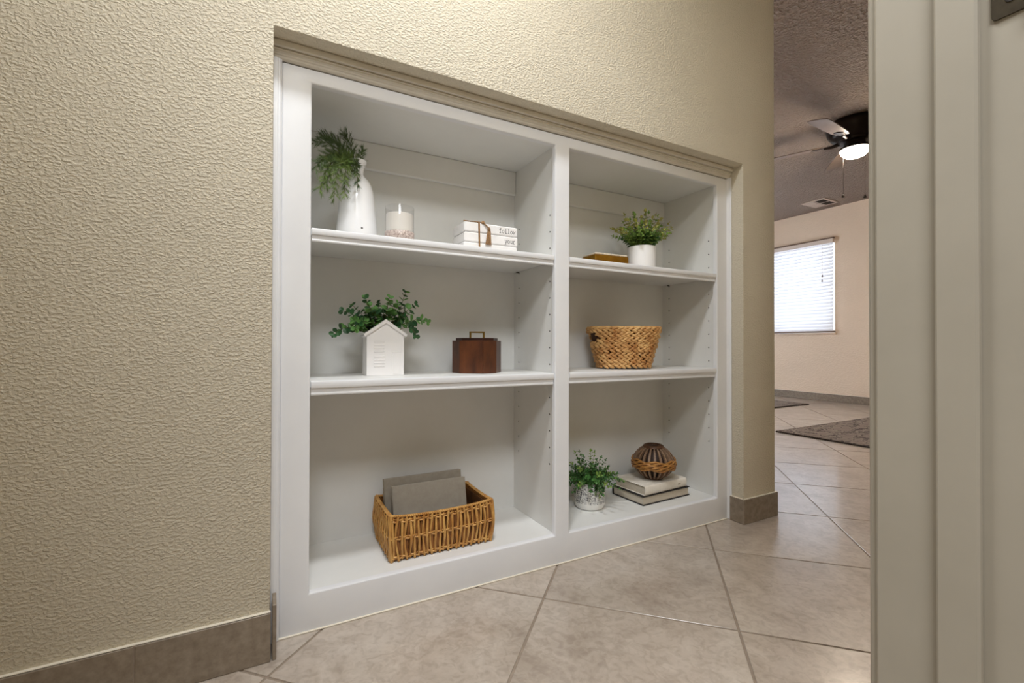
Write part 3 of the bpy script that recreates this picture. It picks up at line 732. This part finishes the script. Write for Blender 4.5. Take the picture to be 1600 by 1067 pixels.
wb = thing('wooden_box', 'dark stained wood octagonal box with brass handle on the middle shelf', 'box', (.610, .235, ZS2+.0006), R(-38))
M_WOOD = mat('dark_walnut', (100, 56, 31), .34, var=(64, 35, 23), vscale=26, vdetail=6, stretch=(1, 1, .35), bump=(90, .2, .001))
def oct_poly(L, c):
    h = L/2; k = c/math.sqrt(2); return [(h, -h-k), (h+k, -h), (h+k, h), (h, h+k), (-h, h+k), (-h-k, h), (-h-k, -h), (-h, -h-k)]
pl = oct_poly(.076, .050)
for i in range(8):
    a, b = Vector((*pl[i], 0)), Vector((*pl[(i+1) % 8], 0)); e = (b-a).normalized(); nn = Vector((-e.y, e.x, 0)); ln = (b-a).length
    k = math.tan(R(22.5))*.008
    m = MB(); P = [a+e*.0003, b-e*.0003, b-e*k+nn*.008, a+e*k+nn*.008]
    m.prism([(p.x, p.y) for p in P], .0, .1035); m.build('side_panel', M_WOOD, wb, bevel=.0006)
MB().prism([(x*.93, y*.93) for x, y in pl], .001, .006).build('base', M_WOOD, wb)
ld = MB().prism([(x*.86, y*.86) for x, y in pl], .0990, .1125).build('lid', mat('lid_walnut', (64, 32, 22), .4, var=(44, 22, 16), vscale=20), wb, bevel=.0012)
M_BRASS = mat('antique_brass', (150, 124, 72), .35, 1)
hd = MB(); Mx = Matrix.Rotation(R(34), 4, 'Z')
hd.rbox(-.0265, .0265, -.0028, .0028, .1295, .1345, .0008, M=Mx).rbox(-.0265, -.0205, -.0028, .0028, .1120, .1300, .0008, M=Mx).rbox(.0205, .0265, -.0028, .0028, .1120, .1300, .0008, M=Mx)
hd.build('handle', M_BRASS, ld)

# ------------------------------------------------------------------ middle right: seagrass basket
sg = thing('seagrass_basket', 'braided tan seagrass basket with handle hole on the middle shelf', 'basket', (1.228, .218, ZS2+.0066), R(-22))
M_SEA = mat('tan_seagrass', (220, 178, 118), .55, var=(172, 118, 64), vscale=20, vdetail=2)
M_SEAD = mat('dark_basket_lining', (74, 46, 26), .9)
HB = .152; rows = 8
def sup(t, hx, hy, ex=3.2):
    c, s = math.cos(t), math.sin(t)
    return (math.copysign(abs(c)**(2/ex), c)*hx, math.copysign(abs(s)**(2/ex), s)*hy)
def half(z):
    u = z/HB; return (.096 + .042*u**.9, .060 + .022*u**.9)
rnd = random.Random(5)
for r_ in range(rows):
    z = (r_+.5)*HB/rows; hx, hy = half(z); mb = MB()
    fine = [sup(2*math.pi*i/720, hx, hy) for i in range(721)]
    acc = [0]
    for i in range(720): acc.append(acc[-1] + math.hypot(fine[i+1][0]-fine[i][0], fine[i+1][1]-fine[i][1]))
    n = int(acc[-1]/.0215); off = rnd.random()
    for strand in (0, 1):
        for k in range(n):
            s_ = ((k+off+.5*strand+rnd.uniform(-.12, .12)) % n)/n*acc[-1]
            i = next(q for q in range(1, 721) if acc[q] >= s_)-1
            x, y = fine[i]; tx, ty = fine[(i+3) % 720][0]-fine[i-3][0], fine[(i+3) % 720][1]-fine[i-3][1]
            tv_ = Vector((tx, ty, 0)).normalized(); nv = Vector((tv_.y, -tv_.x, 0))
            if x < -.75*hx and abs(y) < .046 and r_ in (5, 6): continue            # handle hole at the end
            if x > .75*hx and abs(y) < .046 and r_ in (5, 6): continue
            tilt = R(27 if strand else -27)*rnd.uniform(.8, 1.2)
            ax = (tv_*math.cos(tilt) + Vector((0, 0, math.sin(tilt))))*rnd.uniform(.0140, .0165)
            a2 = (Vector((0, 0, 1))*math.cos(tilt) - tv_*math.sin(tilt))*rnd.uniform(.0056, .0068)
            zz = z + (.0050 if strand else -.0050)
            mb.ellipsoid(Vector((x, y, zz)) + nv*rnd.uniform(-.001, .0015), (ax, a2, nv*.0075), 8, 6)
    mb.build('braid', M_SEA, sg, smooth=80)['kind'] = 'stuff'
ln_ = MB(); NS = 48; V = []; F = []
lv = [(0.004, -.006), (HB-.004, -.006), (HB-.004, -.0105), (.010, -.0105)]
for z, ins in lv:
    hx, hy = half(z); V += [(*sup(2*math.pi*k/NS, hx+ins, hy+ins), z) for k in range(NS)]
for i in range(3):
    F += [(i*NS+k, i*NS+(k+1) % NS, (i+1)*NS+(k+1) % NS, (i+1)*NS+k) for k in range(NS)]
F.append(tuple(range(NS-1, -1, -1))); F.append(tuple(3*NS+k for k in range(NS)))
ln_.add(V, F); ln_.build('lining', M_SEAD, sg)
hx, hy = half(HB); rp = [Vector((*sup(2*math.pi*k/64, hx-.001, hy-.001), HB-.001 + .0008*math.sin(k*1.7))) for k in range(64)]
MB().tube(rp, [.0050+.0008*math.sin(k*2.1) for k in range(64)], 8, closed=True).build('rim', M_SEA, sg, smooth=60)

# ------------------------------------------------------------------ bottom left: wicker basket with folders
wk = thing('wicker_basket', 'golden willow wicker basket holding two grey folders on the bottom shelf', 'basket', (.4595, .228, ZOB+.0006))
M_WIL = mat('golden_willow', (214, 168, 98), .40, var=(172, 116, 54), vscale=50, vdetail=4, stretch=(1, 1, .4))
M_WILD = mat('brown_willow', (160, 106, 50), .5, var=(104, 62, 28), vscale=50, stretch=(1, 1, .4))
WX, WY, WH = .1525, .096, .126
rnd = random.Random(8)
def bulge(u): return .0055*math.sin(math.pi*u) + .003*u
def side_pt(side, s, u, off):
    """s -1..1 along side, u 0..1 height, off outward"""
    o = bulge(u) + off
    if side == 0: return Vector((s*(WX+bulge(u)), -WY-o, 0))
    if side == 1: return Vector((WX+o, s*(WY+bulge(u)), 0))
    if side == 2: return Vector((-s*(WX+bulge(u)), WY+o, 0))
    return Vector((-WX-o, -s*(WY+bulge(u)), 0))
def topz(side, s):
    sag = -.0065*(1-s*s) if side in (0, 2) else -.002*(1-s*s)
    return WH + sag + .003*abs(s)**6
for side in range(4):
    nr = 25 if side in (0, 2) else 16
    fr_ = MB(); bk_ = MB()
    for k in range(nr):
        s = -1 + 2*(k+.5)/nr + rnd.uniform(-.008, .008); lean = rnd.uniform(-.022, .022)
        ph = 1 if k % 2 else -1; tz = topz(side, s)
        P = []; rr = []
        for q in range(9):
            u = q/8; off = ph*.0030*math.cos(u*math.pi*2) + .0012
            p = side_pt(side, s + lean*math.sin(u*math.pi) + .008*math.sin(u*6+k), u, off); p.z = .003 + u*(tz-.004); P.append(p); rr.append(.0035*rnd.uniform(.85, 1.15))
        fr_.tube(P, rr, 6)
    for k in range(nr*2+2):
        s = -1 + 2*k/(nr*2+1); P = []
        tz = topz(side, s)
        for q in range(6):
            u = q/5; p = side_pt(side, s*.985 + .012*math.sin(u*5+k*2), u, -.0035); p.z = .004 + u*(tz-.008); P.append(p)
        bk_.tube(P, .0036, 5)
    fr_.build('weave', M_WIL, wk, smooth=60)['kind'] = 'stuff'; bk_.build('inner_stakes', M_WILD, wk, smooth=60)['kind'] = 'stuff'
    for (u0, nrod) in ((.045, 2), (.50, 2), (.93, 2)):
        mb = MB()
        for q in range(nrod):
            P = []
            for i in range(nr*2+1):
                s = -1.0 + 2.0*i/(nr*2); ph = math.sin(math.pi*(i/2.0+.5)+math.pi*q)
                uu = u0 + q*.042*(1 if u0 < .9 else -1)
                p = side_pt(side, s, uu, .0002 + .0034*ph); p.z = .003 + uu*(topz(side, s)-.004); P.append(p)
            mb.tube(P, .0024, 5)
        mb.build('weaver', M_WIL, wk, smooth=60)
    # corner post and wrapped rim
    c = MB(); P = []
    for q in range(7):
        u = q/6; p = side_pt(side, 1, u, 0); p.z = .001 + u*(topz(side, 1)-.001); P.append(p)
    c.tube(P, .0046, 8); c.build('corner_post', M_WIL, wk, smooth=60)
    rm = MB()
    for k in range(nr*2):
        s = -1 + 2*(k+.5)/(nr*2); p = side_pt(side, s, 1, -.0008); p.z = topz(side, s) + .0005
        e = (side_pt(side, s+.01, 1, 0) - side_pt(side, s-.01, 1, 0)).normalized(); nv = Vector((e.y, -e.x, 0))
        ax = (nv*.8 + e*.35).normalized()
        rm.ellipsoid(p, (ax*.0072, e*.0034, Vector((0, 0, .0042))), 6, 5)
    rm.build('rim', M_WIL, wk, smooth=60)['kind'] = 'stuff'
lg = MB(); e_ = .0078; LX, LY = WX-e_, WY-e_
lg.rbox(-LX, LX, -LY, -LY+.0015, .006, WH-.012, .0003).rbox(-LX, LX, LY-.0015, LY, .006, WH-.012, .0003).rbox(-LX, -LX+.0015, -LY, LY, .006, WH-.009, .0003).rbox(LX-.0015, LX, -LY, LY, .006, WH-.009, .0003)
lg.build('lining', mat('dark_willow_lining', (112, 72, 36), .7, var=(80, 48, 24), vscale=60), wk)
bt = MB(); bt.rbox(-WX+.002, WX-.002, -WY+.002, WY-.002, .003, .008, .001); bt.build('base', M_WILD, wk)
M_FOLD = mat('taupe_grey_linen', (172, 165, 154), .75, var=(164, 156, 145), vscale=60, bump=(500, .3, .0006))
M_FOLD2 = mat('darker_taupe_linen', (160, 151, 138), .75, var=(150, 141, 128), vscale=60, bump=(500, .3, .0006))
M_FPAGE = mat('taupe_paper_edge', (152, 140, 124), .8)
def binder(name, label, x, y, z, wdt, hgt, th, lean, mt, rz=0, grp=None):
    t = thing(name, label, 'folder', (x, y, z), rz, grp); t.rotation_euler = (R(-lean), 0, rz)
    for yy in (-th/2, th/2-.0028): MB().rbox(-wdt/2, wdt/2, yy, yy+.0028, 0, hgt, .0008).build('cover', mt, t)
    MB().rbox(-wdt/2-.0005, -wdt/2+.0025, -th/2, th/2, 0, hgt, .0008).build('spine', mt, t)
    MB().rbox(-wdt/2+.003, wdt/2-.004, -th/2+.003, th/2-.003, .003, hgt-.004, .0005).build('page_block', M_FPAGE, t)
    return t
zb = ZOB + .0006 + .0108
binder('grey_folder', 'taupe grey folder standing taller at the back of the wicker basket', .4460, .262, zb, .254, .180, .020, 10, M_FOLD2)
binder('grey_folder', 'taupe grey folder leaning at the front of the wicker basket', .4515, .212, zb, .236, .168, .016, 12, M_FOLD)

# ------------------------------------------------------------------ bottom right: patterned pot, books, slatted vase
px_ = thing('potted_boxwood', 'bushy boxwood in a white pot with grey letter pattern on the bottom shelf', 'potted plant', (1.071, .228, ZOB+.0006))
def pot_mat():
    m = bpy.data.materials.new('newsprint_pot_glaze'); m.use_nodes = True
    nt = m.node_tree; N = nt.nodes; L = nt.links; b = N['Principled BSDF']; b.inputs['Roughness'].default_value = .3
    tc = N.new('ShaderNodeTexCoord'); sx = N.new('ShaderNodeSeparateXYZ'); L.new(tc.outputs['Object'], sx.inputs[0])
    at = N.new('ShaderNodeMath'); at.operation = 'ARCTAN2'; L.new(sx.outputs[1], at.inputs[0]); L.new(sx.outputs[0], at.inputs[1])
    cb = N.new('ShaderNodeCombineXYZ')
    s1 = N.new('ShaderNodeMath'); s1.operation = 'MULTIPLY'; s1.inputs[1].default_value = .058; L.new(at.outputs[0], s1.inputs[0])
    L.new(s1.outputs[0], cb.inputs[0]); L.new(sx.outputs[2], cb.inputs[1])
    br = N.new('ShaderNodeTexBrick'); br.inputs['Scale'].default_value = 26; br.inputs['Mortar Size'].default_value = .035
    br.offset = .37; br.inputs['Brick Width'].default_value = .24; br.inputs['Row Height'].default_value = .46
    br.inputs['Color1'].default_value = (1, 1, 1, 1); br.inputs['Color2'].default_value = (.12, .12, .12, 1); br.inputs['Mortar'].default_value = (.9, .9, .9, 1)
    L.new(cb.outputs[0], br.inputs['Vector'])
    nz = N.new('ShaderNodeTexNoise'); nz.inputs['Scale'].default_value = 170; nz.inputs['Detail'].default_value = 1; L.new(cb.outputs[0], nz.inputs['Vector'])
    cr = N.new('ShaderNodeValToRGB'); cr.color_ramp.elements[0].position = .50; cr.color_ramp.elements[1].position = .56
    cr.color_ramp.elements[0].color = (*lin((78, 78, 86)), 1); cr.color_ramp.elements[1].color = (*lin((236, 235, 232)), 1)
    L.new(nz.outputs['Fac'], cr.inputs[0])
    mx = N.new('ShaderNodeMix'); mx.data_type = 'RGBA'; mx.inputs[6].default_value = (*lin((236, 235, 232)), 1); L.new(cr.outputs[0], mx.inputs[7])
    iv = N.new('ShaderNodeMath'); iv.operation = 'SUBTRACT'; iv.inputs[0].default_value = 1.28; L.new(br.outputs['Color'], iv.inputs[1]); iv.use_clamp = True
    gt = N.new('ShaderNodeMath'); gt.operation = 'GREATER_THAN'; gt.inputs[1].default_value = .024; L.new(sx.outputs[2], gt.inputs[0])
    ml = N.new('ShaderNodeMath'); ml.operation = 'MULTIPLY'; L.new(iv.outputs[0], ml.inputs[0]); L.new(gt.outputs[0], ml.inputs[1])
    L.new(ml.outputs[0], mx.inputs['Factor']); L.new(mx.outputs[2], b.inputs['Base Color'])
    return m
MB().lathe([(.044, 0), (.0500, .002), (.0545, .008), (.0570, .018), (.0580, .030), (.0580, .096), (.0568, .0985), (.0550, .0975), (.0545, .088)], 40, cap1=False).build('pot', pot_mat(), px_, smooth=50)
MB().lathe([(.0545, .086), (.03, .090), (0, .091)], 24, cap0=False, cap1=False).build('soil', M_SOIL, px_)
rnd = random.Random(31)
for k in range(52):
    az = k*2.39996; u = ((k+.5)/52)**.5; el = R(88 - 82*u)
    d = Vector((math.cos(az)*math.cos(el)*1.0, math.sin(az)*math.cos(el)*.84, math.sin(el)))
    ln = (.108 + .012*math.sin(k*2.3))*(1.04 if u < .5 else .86)
    b0 = Vector((math.cos(az)*.034*u, math.sin(az)*.034*u, .087))
    tip = b0 + d*ln + Vector((0, 0, -.018*u)); bend = b0 + Vector((d.x*.45, d.y*.45, .62))*ln*.6
    sprig(px_, b0, tip, bend, rnd.choice((9, 10, 11)), .0215, .0140, [M_STEM, M_LEAFB, M_LEAFA if k % 3 == 0 else M_LEAFB], rnd, t0=.22, tipfrac=.7)
for dx, dy, zz in ((-.005, -.062, .058), (.012, -.060, .066), (-.02, -.058, .070)):
    sprig(px_, (dx*.6, -.048, .088), (dx, dy-.004, zz), (dx*.9, dy-.012, .098), 7, .0155, .0105, [M_STEM, M_LEAFB, M_LEAFA], rnd, t0=.2)

def hardback(name, label, loc, rz, wd, dp, th, cov, page, spine_side):
    """book lying flat; local x = long side, spine on the y- side (toward the viewer) or at x-"""
    t = thing(name, label, 'book', loc, rz)
    cv = .0026
    MB().rbox(-wd/2, wd/2, -dp/2, dp/2, 0, cv, .0008).build('cover', cov, t)
    MB().rbox(-wd/2, wd/2, -dp/2, dp/2, th-cv, th, .0008).build('cover', cov, t)
    sp = MB()
    n = 9; P = []
    for q in range(n):
        a = R(90 + 180*q/(n-1)); P.append((math.cos(a)*.005, th/2 + math.sin(a)*th/2))
    for q in range(n-1, -1, -1):
        a = R(90 + 180*q/(n-1)); P.append((math.cos(a)*.0028+.0002, th/2 + math.sin(a)*(th/2-.0024)))
    if spine_side == 'back':
        V = [(-wd/2, dp/2-x, z) for x, z in P] + [(wd/2, dp/2-x, z) for x, z in P]
    elif spine_side == 'left':
        V = [(-wd/2+x, -dp/2, z) for x, z in P] + [(-wd/2+x, dp/2, z) for x, z in P]
    else:
        V = [(-wd/2, -dp/2+x, z) for x, z in P] + [(wd/2, -dp/2+x, z) for x, z in P]
    k = len(P)
    sp.add(V, [tuple(range(k)), tuple(range(2*k-1, k-1, -1))] + [(i, k+i, k+(i+1) % k, (i+1) % k) for i in range(k)])
    sp.build('spine', cov, t, smooth=40)
    i0 = .004
    MB().rbox(-wd/2+(.001 if spine_side == 'left' else i0), wd/2-i0, -dp/2+(.001 if spine_side == 'front' else i0), dp/2-(.001 if spine_side == 'back' else i0), cv, th-cv, .0006).build('page_block', page, t)
    return t
M_BLK = mat('black_book_cloth', (34, 32, 34), .6)
M_WBK = mat('ivory_book_cloth', (240, 235, 226), .6, var=(224, 217, 204), vscale=30, bump=(300, .2, .0005))
M_PAPER = mat('book_page_edges', (206, 196, 180), .85, var=(186, 176, 160), vscale=50, stretch=(1, 1, 16))
zb0 = ZOB + .0006
b1 = hardback('hardback_book', 'black covered hardback lying beneath the ivory book', (1.380, .222, zb0), R(2), .262, .165, .034, M_BLK, M_PAPER, 'back')
b2 = hardback('hardback_book', 'ivory hardback lying on the black book under the slatted vase', (1.378, .226, zb0+.0345), R(3), .238, .158, .036, M_WBK, M_PAPER, 'front')
mb = MB()
for k in range(4): mb.box(.066+.004*k, .068+.004*k, -.0846-.0001*k, -.0838, .0155, .0155+.004+.002*(k % 2))
mb.build('spine_mark', mat('gilt_grey_print', (150, 138, 122), .6), b2)
sv = thing('slatted_vase', 'round slatted brown wood vase with woven band atop the books', 'vase', (1.379, .209, zb0+.0345+.0365))
M_SLAT = mat('greyed_brown_slat', (148, 122, 100), .5, var=(110, 84, 64), vscale=50)
M_VDK = mat('dark_vase_core', (46, 28, 20), .7)
M_VBR = mat('brown_vase_rim', (98, 66, 42), .5, var=(72, 46, 30), vscale=60)
M_BAND = mat('golden_rattan_band', (190, 138, 72), .5, var=(140, 90, 42), vscale=60)
VP = [(.035 + .048*math.sin(math.pi*q/12)**.72, .003 + .126*q/12) for q in range(13)]
MB().lathe([(r-.014, z) for r, z in VP], 32).build('core', M_VDK, sv, smooth=60)
for k in range(22):
    a = 2*math.pi*k/22; ca, sa = math.cos(a), math.sin(a); m = MB(); V = []
    for r, z in VP:
        hw = .0024 + .0022*(r-.035)/.048
        for (rr, tt) in ((r-.010, -hw), (r, -hw), (r, hw), (r-.010, hw)):
            V.append((rr*ca - tt*sa, rr*sa + tt*ca, z))
    n = len(VP); F = [(3,2,1,0), tuple(4*(n-1)+q for q in range(4))]
    for i in range(n-1):
        for q in range(4): F.append((4*i+q, 4*i+(q+1) % 4, 4*i+4+(q+1) % 4, 4*i+4+q))
    m.add(V, F); m.build('slat', M_SLAT, sv)
MB().lathe([(.030, 0), (.0365, 0), (.038, .004), (.040, .012), (.034, .013)], 32).build('foot_ring', M_VBR, sv, smooth=40)
MB().lathe([(.040, .122), (.0420, .125), (.0390, .132), (.0340, .1350), (.029, .1345), (.028, .128)], 32, cap0=False, cap1=False).build('rim_ring', M_VBR, sv, smooth=40)
bd = MB()
for q in range(7):
    P = []
    for k in range(96):
        a = 2*math.pi*k/96; u = (q-3)/3.0; z = .063 + u*.0150 + .0036*math.sin(a*7 + q*1.9)
        r = .0846 - .0030*u*u + .0012*math.cos(a*7+q*1.9); P.append((r*math.cos(a), r*math.sin(a), z))
    bd.tube(P, .0040, 6, closed=True)
bd.build('woven_band', M_BAND, sv, smooth=60)

# ------------------------------------------------------------------ far room: window, blind, fan, register, rugs
M_ALU = mat('white_vinyl_frame', (228, 226, 224), .5)
win = struct(MB().build('window_1', M_ALU) if False else MB().rbox(XFAR+.09, XFAR+.13, YW0, YW0+.045, ZW0, ZW1, .003).rbox(XFAR+.09, XFAR+.13, YW1-.045, YW1, ZW0, ZW1, .003)
             .rbox(XFAR+.09, XFAR+.13, YW0+.045, YW1-.045, ZW0, ZW0+.045, .003).rbox(XFAR+.09, XFAR+.13, YW0+.045, YW1-.045, ZW1-.045, ZW1, .003)
             .rbox(XFAR+.09, XFAR+.13, (YW0+YW1)/2-.02, (YW0+YW1)/2+.02, ZW0+.045, ZW1-.045, .003).build('window_1', M_ALU), 'white framed window behind the closed blind')
M_PANE = mat('window_glass', (250, 252, 255), .0, trans=1, ior=1.0, spec=.2)
for a, b in ((YW0+.045, (YW0+YW1)/2-.02), ((YW0+YW1)/2+.02, YW1-.045)):
    MB().box(XFAR+.108, XFAR+.112, a, b, ZW0+.045, ZW1-.045).build('pane', M_PANE, win)
MB().box(3.10, 3.92, 4.248, 4.252, .05, 2.0).build('pane', M_PANE, sd); MB().box(3.98, 4.80, 4.248, 4.252, .05, 2.0).build('pane', M_PANE, sd)  # panes of the window, then of the added glass door
MB().rbox(XFAR-.022, XFAR+.09, YW0-.018, YW1+.018, ZW0-.022, ZW0-.001, .003).build('window_sill', M_FARWALL, win)

bl = thing('window_blind', 'white horizontal slat blind closed over the far room window', 'blind', (XFAR-.002, YW0, ZW0))
M_SLATB = bpy.data.materials.new('translucent_white_slat'); M_SLATB.use_nodes = True
nt = M_SLATB.node_tree; N = nt.nodes; L = nt.links
tr = N.new('ShaderNodeBsdfTranslucent'); tr.inputs[0].default_value = (.93, .94, .97, 1)
mx = N.new('ShaderNodeMixShader'); mx.inputs[0].default_value = .42
N['Principled BSDF'].inputs['Base Color'].default_value = (.88, .88, .88, 1); N['Principled BSDF'].inputs['Roughness'].default_value = .5
L.new(N['Principled BSDF'].outputs[0], mx.inputs[1]); L.new(tr.outputs[0], mx.inputs[2]); L.new(mx.outputs[0], N['Material Output'].inputs[0])
M_RAIL = mat('taupe_blind_rail', (120, 100, 84), .5)
M_VAL = mat('pale_valance', (226, 214, 204), .5)
BH = ZW1 - ZW0; BY = YW1 - YW0
MB().rbox(-.050, -.004, -.008, BY+.01, BH-.012, BH+.004, .002).build('head_rail', M_RAIL, bl)
MB().rbox(-.046, -.006, -.002, BY, BH-.062, BH-.0125, .002).build('valance', M_VAL, bl)
MB().rbox(-.052, -.004, -.012, BY+.01, .004, .022, .003).build('bottom_rail', M_RAIL, bl)
sl = MB(); cs, sn = math.cos(R(64)), math.sin(R(64))
V = []
for q, (a, b) in enumerate(((-.024, 0), (-.008, .0022), (.008, .0022), (.024, 0))):
    for y in (0.004, BY-.004): V.append((a*cs - b*sn, y, a*sn + b*cs))
V2 = [(x+.0012, y, z) for x, y, z in V]
sl.add(V+V2, [(0,1,3,2), (2,3,5,4), (4,5,7,6), (8,10,11,9), (10,12,13,11), (12,14,15,13), (0,8,9,1), (6,7,15,14), (0,2,10,8), (2,4,12,10), (4,6,14,12), (1,9,11,3), (3,11,13,5), (5,13,15,7)])
slm = sl.mesh('slat', M_SLATB, smooth=40)
ns = 26
for k in range(ns): link('slat', slm, bl, (-.026, 0, .040 + (BH-.062-.05)*k/(ns-1)))
for yy, zz in ((.115, .735), (.118, .675)):
    c = MB(); c.tube([(-.056, yy, BH-.05), (-.056, yy, zz)], .0012, 5); c.build('cord', M_VAL, bl)
    c = MB(); c.lathe([(.004, .03), (.007, .02), (.0105, .004), (.009, 0)], 10, (-.056, yy, zz-.03)); c.build('tassel', M_RAIL, bl, smooth=40)

fn = thing('ceiling_fan', 'dark bronze hugger ceiling fan with lit glass bowl and pull chains', 'ceiling fan', (4.02, .706, CEIL-.0005))
M_BRZ = mat('dark_bronze', (36, 28, 24), .35, .6)
M_BLADE = mat('walnut_blade', (122, 104, 92), .4, var=(106, 90, 78), vscale=12)
MB().lathe([(.150, 0), (.185, -.004), (.190, -.03), (.178, -.085), (.150, -.118), (.110, -.135), (.105, -.150), (.085, -.155)], 40).build('motor_housing', M_BRZ, fn, smooth=35)
MB().lathe([(.070, -.150), (.070, -.178), (.092, -.190), (.102, -.200), (.102, -.212), (.092, -.214)], 36).build('light_fitter', M_BRZ, fn, smooth=35)
M_BOWL = bpy.data.materials.new('lit_opal_glass'); M_BOWL.use_nodes = True
bn = M_BOWL.node_tree.nodes['Principled BSDF']; bn.inputs['Base Color'].default_value = (.95, .92, .86, 1)
bn.inputs['Emission Color'].default_value = (1.0, .84, .67, 1); bn.inputs['Emission Strength'].default_value = 130.0
MB().lathe([(.095, -.213), (.094, -.222), (.086, -.240), (.068, -.258), (.040, -.270), (0.0, -.275)], 36, cap1=False).build('glass_bowl', M_BOWL, fn, smooth=60)
bl_me = MB(); Mx = Matrix.Rotation(R(-13), 4, 'X')
out = [(.205, -.045), (.26, -.060), (.55, -.072), (.60, -.066), (.612, -.045), (.612, .045), (.60, .066), (.55, .072), (.26, .060), (.205, .045)]
bl_me.prism(out, -.003, .003, M=Mx); blade = bl_me.mesh('blade', M_BLADE)
ir = MB(); ir.tube([(.10, 0, .0), (.15, 0, -.012), (.20, 0, -.008)], [.016, .012, .010], 8)
ir.prism([(.19, -.018), (.27, -.034), (.285, 0), (.27, .034), (.19, .018)], -.008, -.0032, M=Mx); iron = ir.mesh('blade_iron', M_BRZ)
for k in range(5):
    b = link('blade', blade, fn, (0, 0, -.142), (0, 0, R(184-72*k)))
    link('blade_iron', iron, b)
for (x, y, z0, z1) in ((-.03, .067, -.21, -.545), (-.03, -.081, -.21, -.590)):
    c = MB(); c.tube([(x, y, z0), (x, y, z1)], .0014, 5)
    ch = c.build('pull_chain', M_BRZ, fn)
    c = MB(); c.lathe([(.002, .028), (.006, .02), (.0105, .008), (.010, .002), (.005, 0)], 12, (x, y, z1-.026)); c.build('pull_knob', M_BRZ, ch, smooth=40)

vt = thing('ceiling_register', 'white metal air register with a dark panel as shade in its openings on the far ceiling', 'air vent', (5.90, 1.95, CEIL-.0005))
fm = MB()
ox, oy, ix, iy = .155, .135, .125, .105
fm.rbox(-ox, ox, -oy, -iy, -.010, 0, .002).rbox(-ox, ox, iy, oy, -.010, 0, .002).rbox(-ox, -ix, -iy, iy, -.010, 0, .002).rbox(ix, ox, -iy, iy, -.010, 0, .002)
fm.rbox(-ix, ix, -.008, .008, -.010, 0, .002).rbox(-.010, .010, -iy, iy, -.010, 0, .002)
fm.build('frame', M_GREYVENT, vt)
MB().box(-ix, ix, -iy, iy, -.0095, -.0080).build('shade_panel', M_VENTSHADE, vt)  # flat dark sheet, the shade inside the duct put into colour
for (cx, cy) in ((-.0675, .056), (.0675, .056)):
    for q in range(4):
        m = MB(); Mx = Matrix.Translation((cx-.042+.028*q, cy, -.0115)) @ Matrix.Rotation(R(10), 4, 'Y')
        m.box(-.0135, .0125, -.047, .047, -.0006, .0006, M=Mx); m.build('louvre', M_GREYVENT, vt)

def rug_mat(name):
    m = bpy.data.materials.new(name); m.use_nodes = True
    nt = m.node_tree; N = nt.nodes; L = nt.links; b = N['Principled BSDF']; b.inputs['Roughness'].default_value = .95; b.inputs['Specular IOR Level'].default_value = .1
    tc = N.new('ShaderNodeTexCoord')
    wv = N.new('ShaderNodeTexVoronoi'); wv.feature = 'DISTANCE_TO_EDGE'; wv.inputs['Scale'].default_value = 11
    nz = N.new('ShaderNodeTexNoise'); nz.inputs['Scale'].default_value = 9; nz.inputs['Detail'].default_value = 3
    av = N.new('ShaderNodeMix'); av.data_type = 'RGBA'; av.inputs['Factor'].default_value = .22
    L.new(tc.outputs['Object'], nz.inputs['Vector']); L.new(tc.outputs['Object'], av.inputs[6]); L.new(nz.outputs['Color'], av.inputs[7]); L.new(av.outputs[2], wv.inputs['Vector'])
    cr = N.new('ShaderNodeValToRGB'); e = cr.color_ramp.elements
    e[0].position = .03; e[0].color = (*lin((92, 82, 80)), 1); e[1].position = .10; e[1].color = (*lin((158, 148, 136)), 1)
    k = e.new(.2); k.color = (*lin((142, 130, 122)), 1)
    L.new(wv.outputs['Distance'], cr.inputs[0]); L.new(cr.outputs[0], b.inputs['Base Color'])
    n2 = N.new('ShaderNodeTexNoise'); n2.inputs['Scale'].default_value = 120; L.new(tc.outputs['Object'], n2.inputs['Vector'])
    bp = N.new('ShaderNodeBump'); bp.inputs['Strength'].default_value = .8; bp.inputs['Distance'].default_value = .01
    L.new(n2.outputs['Fac'], bp.inputs['Height']); L.new(bp.outputs[0], b.inputs['Normal'])
    return m
M_RUG = rug_mat('grey_scroll_rug'); M_RBIND = mat('charcoal_rug_binding', (70, 62, 60), .95, var=(44, 38, 36), vscale=60)
def rug(label, x0, x1, y0, y1):
    t = thing('area_rug', label, 'rug', ((x0+x1)/2, (y0+y1)/2, .0004), 0)
    a, b = (x1-x0)/2, (y1-y0)/2
    MB().rbox(-a+.012, a-.012, -b+.012, b-.012, 0, .013, .003).build('pile', M_RUG, t)
    bd = MB(); bd.rbox(-a, a, -b, -b+.014, 0, .010, .003).rbox(-a, a, b-.014, b, 0, .010, .003).rbox(-a, -a+.014, -b+.014, b-.014, 0, .010, .003).rbox(a-.014, a, -b+.014, b-.014, 0, .010, .003)
    bd.build('binding', M_RBIND, t)
    return t
rug('grey scroll patterned rug on the far room floor, the nearer one', 3.63, 5.35, -1.25, 1.10)
rug('grey rug lying below the far window, the farther one', 4.35, 5.67, 1.95, 3.60)
